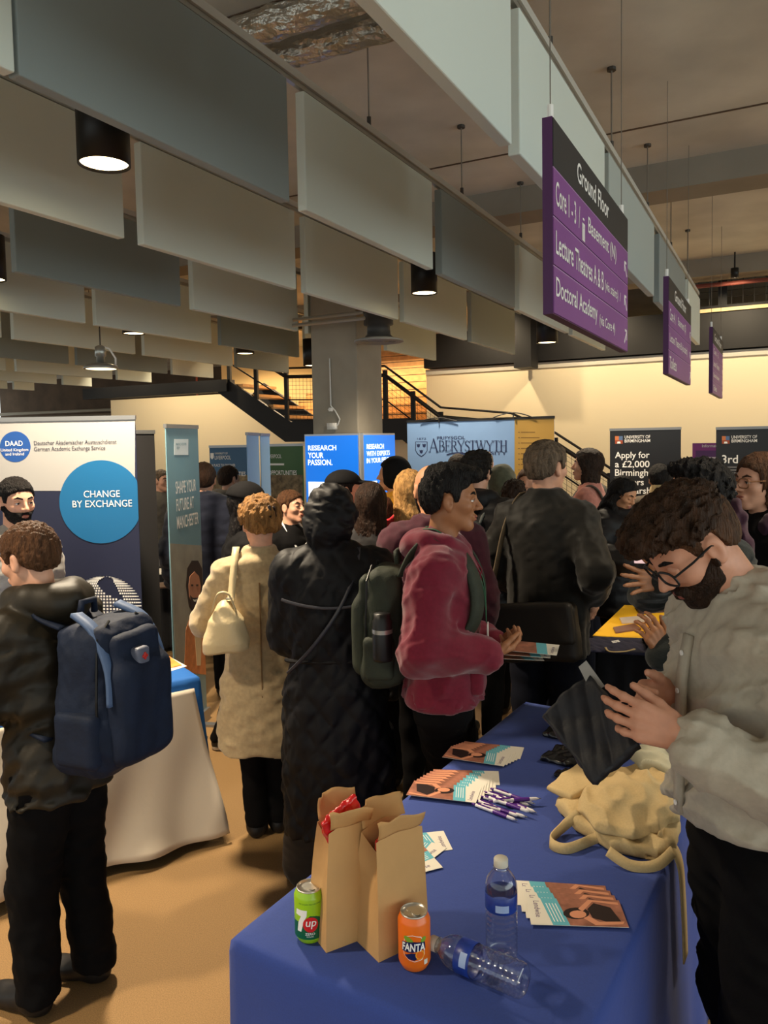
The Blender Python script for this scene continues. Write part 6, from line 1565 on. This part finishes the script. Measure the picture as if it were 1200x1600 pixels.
# ------------------------------------------------------------------ other tables' things
def sheet(name, label, cat, px, z, th, m, group=None):
    w = [G(x, y, z) for x, y in px]; c = sum(w, Vector())/len(w)
    o = MB().prism([(q.x-c.x, q.y-c.y) for q in w], (0, 0, 0), (1,0,0), (0,1,0), (0,0,1), th).build(name, m); o.location = c; tag(o, label, cat, group); return o
sheet('brochure', 'orange printed brochure spread on the bright blue tablecloth', 'brochure', [(206, 1024), (258, 1022), (284, 1040), (222, 1055), (206, 1056)], TZ+.002, .004, mat('brochure_orange', (226, 130, 60), .5, var=(12, .8, 1.5)))
sheet('brochure', 'white printed brochure under the orange one', 'brochure', [(190, 1018), (250, 1018), (292, 1041), (226, 1062), (190, 1060)], TZ+.0008, .001, M_paper)
sheet('table_runner', 'bright yellow cloth on the black table', 'cloth', [(926, 994), (976, 946), (1052, 951), (1060, 1002)], TZ+.003, .004, mat('cloth_yellow', (238, 182, 24), .8))
slab('drawstring_bag', 'folded navy drawstring bag with white print on the black table', 'bag', [(888, 1018), (926, 998), (1052, 1004), (1048, 1028)], TZ+.002, .016, mat('bag_navy', (40, 40, 66), .8), .003, 30, .008, .006, 31)
tstrap([G(946, 1012, TZ+.02), G(952, 1018, TZ+.02), G(975, 1018, TZ+.02), G(992, 1014, TZ+.02)], .01, 'white cord curve on the navy drawstring bag', (.2, 1, 0))
sheet('print_patch', 'small white print on the navy drawstring bag', 'label', [(955, 1002), (966, 1000), (969, 1003), (958, 1005)], TZ+.019, .001, M_white)
for i, (px, m, l) in enumerate([([(968, 967), (1012, 963), (1022, 972), (972, 975)], mat('book_pale', (206, 190, 176), .5), 'pale booklet with a dark corner'), ([(958, 982), (992, 976), (1002, 984), (962, 990)], mat('book_brown', (120, 78, 56), .5), 'brown photo booklet'), ([(1000, 975), (1040, 972), (1044, 984), (1006, 986)], mat('book_amber', (222, 150, 60), .5), 'amber booklet'), ([(992, 950), (1030, 946), (1046, 956), (1000, 960)], mat('book_dark', (60, 40, 36), .5), 'dark booklet'), ([(1018, 938), (1040, 936), (1046, 944), (1022, 946)], mat('book_white', (214, 204, 196), .5), 'small white card')]):
    sheet('booklet', l + ' on the yellow cloth', 'booklet', px, TZ+.0075, .008, m)
slab('black_pouch', 'small black pouch beside the gesturing hand', 'pouch', [(1004, 1002), (1046, 996), (1052, 1012), (1010, 1014)], TZ+.02, .02, C_BLACK, .005, 40, .006, .006, 33)
for i, (x0, x1, y, m, l) in enumerate([(246, 262, 893, M_paper, 'white paper on the black table behind the portrait banner'), (244, 266, 915, mat('papers_tan', (150, 120, 96), .6), 'tan papers low behind the portrait banner')]):
    sheet('paper_stack', l, 'papers', [(x0, y+5), (x0+3, y-3), (x1, y-4), (x1, y+4)], .765, .01, m)
# ------------------------------------------------------------------ ceiling services
M_foil = mat('duct_foil', (190, 186, 176), .3, .95, bump=(9, .9, .06))
for i, (px, py, z) in enumerate([(470, 22, 4.04), (480, 74, 4.02)]):
    c = G(px, py, z); r = .082; q = MB(); L = 3.4; n = 60
    rs = random.Random(i)
    k0 = len(q.v)
    for a in range(n+1):
        for j in range(24):
            t = 2*math.pi*j/24; rr = r + .004*math.sin(a*1.7+j*2.1)+.004*rs.uniform(-1, 1) + (.006 if a % 12 == 0 else 0)
            q.v.append(N2*(L*(a/n-.45)) + (D2*math.cos(t)+Vector((0,0,1))*math.sin(t))*rr)
    for a in range(n):
        for j in range(24): q.f.append((a*24+j, a*24+(j+1) % 24, a*24+24+(j+1) % 24, a*24+24+j))
    o = q.build('foil_duct', M_foil, None, True); o.location = c
    for f in o.data.polygons: f.use_smooth = False
    tag(o, ['silver foil duct nearest the viewer under the ceiling', 'silver foil duct behind the first one'][i], 'duct')
# round swirl diffuser
c = P(592, 534, 7.88); o = empty('air_diffuser', c, 0, 'round grey swirl air diffuser before the concrete column', 'air vent')
MB().lathe([(.0, .03), (.2, .03), (.25, .012), (.255, 0), (.24, -.004), (.2, .012), (0, .014)], n=40).build('face_ring', mat('vent_grey', (150, 152, 150), .45), o, True)
MB().lathe([(.17, .02), (.12, .07), (.115, .16), (.15, .17), (.15, .4)], n=32).build('spigot', mat('vent_dark', (58, 58, 58), .5), o, True)
for i in range(4): MB().lathe([(.05+.04*i, .01), (.056+.04*i, -.003), (.062+.04*i, .01)], n=32).build('vane_ring', mat('vent_grey', (150, 152, 150), .45), o, True)
MB().tube([(0, 0, .3), (0, 0, CEIL-c.z)], .06, 12).build('duct_drop', mat('vent_dark', (84, 84, 82), .5), o)
# pendant dome lamp with cable
c = P(158, 576, 8.0); o = empty('pendant_lamp', c, 0, 'silver pendant lamp with a white looped cable at left', 'ceiling lamp')
MB().lathe([(.0, .06), (.08, .055), (.16, .03), (.175, .0), (.17, -.004), (.0, .0)], n=32).build('shade', mat('lamp_steel', (150, 148, 142), .35, .6), o, True)
MB().lathe([(0, -.005), (.15, -.004), (.15, .0)], n=32).build('diffuser', mat('pendant_glow', (255, 232, 186), .4, emit=2.0), o)
MB().lathe([(0, .06), (.04, .06), (.04, .12), (.055, .13), (.055, .22), (.02, .24), (0, .24)], n=20).build('lamp_holder', M_galv, o, True)
MB().tube([(0, 0, .24), (0, 0, CEIL-c.z)], .007, 6).build('rod', M_dkwire, o)
MB().tube([(.02, 0, .23), (.1, -.02, .2), (.16, -.02, .1), (.15, 0, .03)], .01, 6).build('cable', M_white, o, True)
# cable and box on the column face
qo = UT(cu, ct-.012, 0); fq = lambda x, y: onplane(x, y, qo, -D2)
o = empty('socket_box', fq(519, 668), 0, 'white socket box with a coiled cable on the concrete column', 'socket'); iv = Matrix.Translation(-o.location)
for nm, mbx in (('box', MB().box(fq(519, 666), N2, D2, (0,0,1), .06, .012, .035)), ('cable', MB().tube([fq(515, 560), fq(516, 600), fq(517, 634), fq(524, 642), fq(531, 655), fq(528, 664), fq(522, 666)], .008, 6)), ('coil', MB().lathe([(.02, -.02), (.035, 0), (.02, .02)], fq(517, 640), 16))):
    ob = mbx.build(nm, M_white, o, True); ob.data.transform(iv)

for i in range(2):
    c = P(512, 494+i*9, 7.9-i*.15); tag(MB().tube([c-N2*.42, c+N2*.42], .018, 8).build('conduit', M_galv), ['upper galvanised conduit above the column', 'lower galvanised conduit above the column'][i], 'pipe')

for k in range(7): struct(MB().ubox(GU+.05, GU+.06, -7.92+k*2.4, -8+(k+1)*2.4, .25, CEIL-.02).build('unseen_pane', M_pet), 'clear pane of the added unseen glazed wall')  # panes of the assumed glazing before the added side light
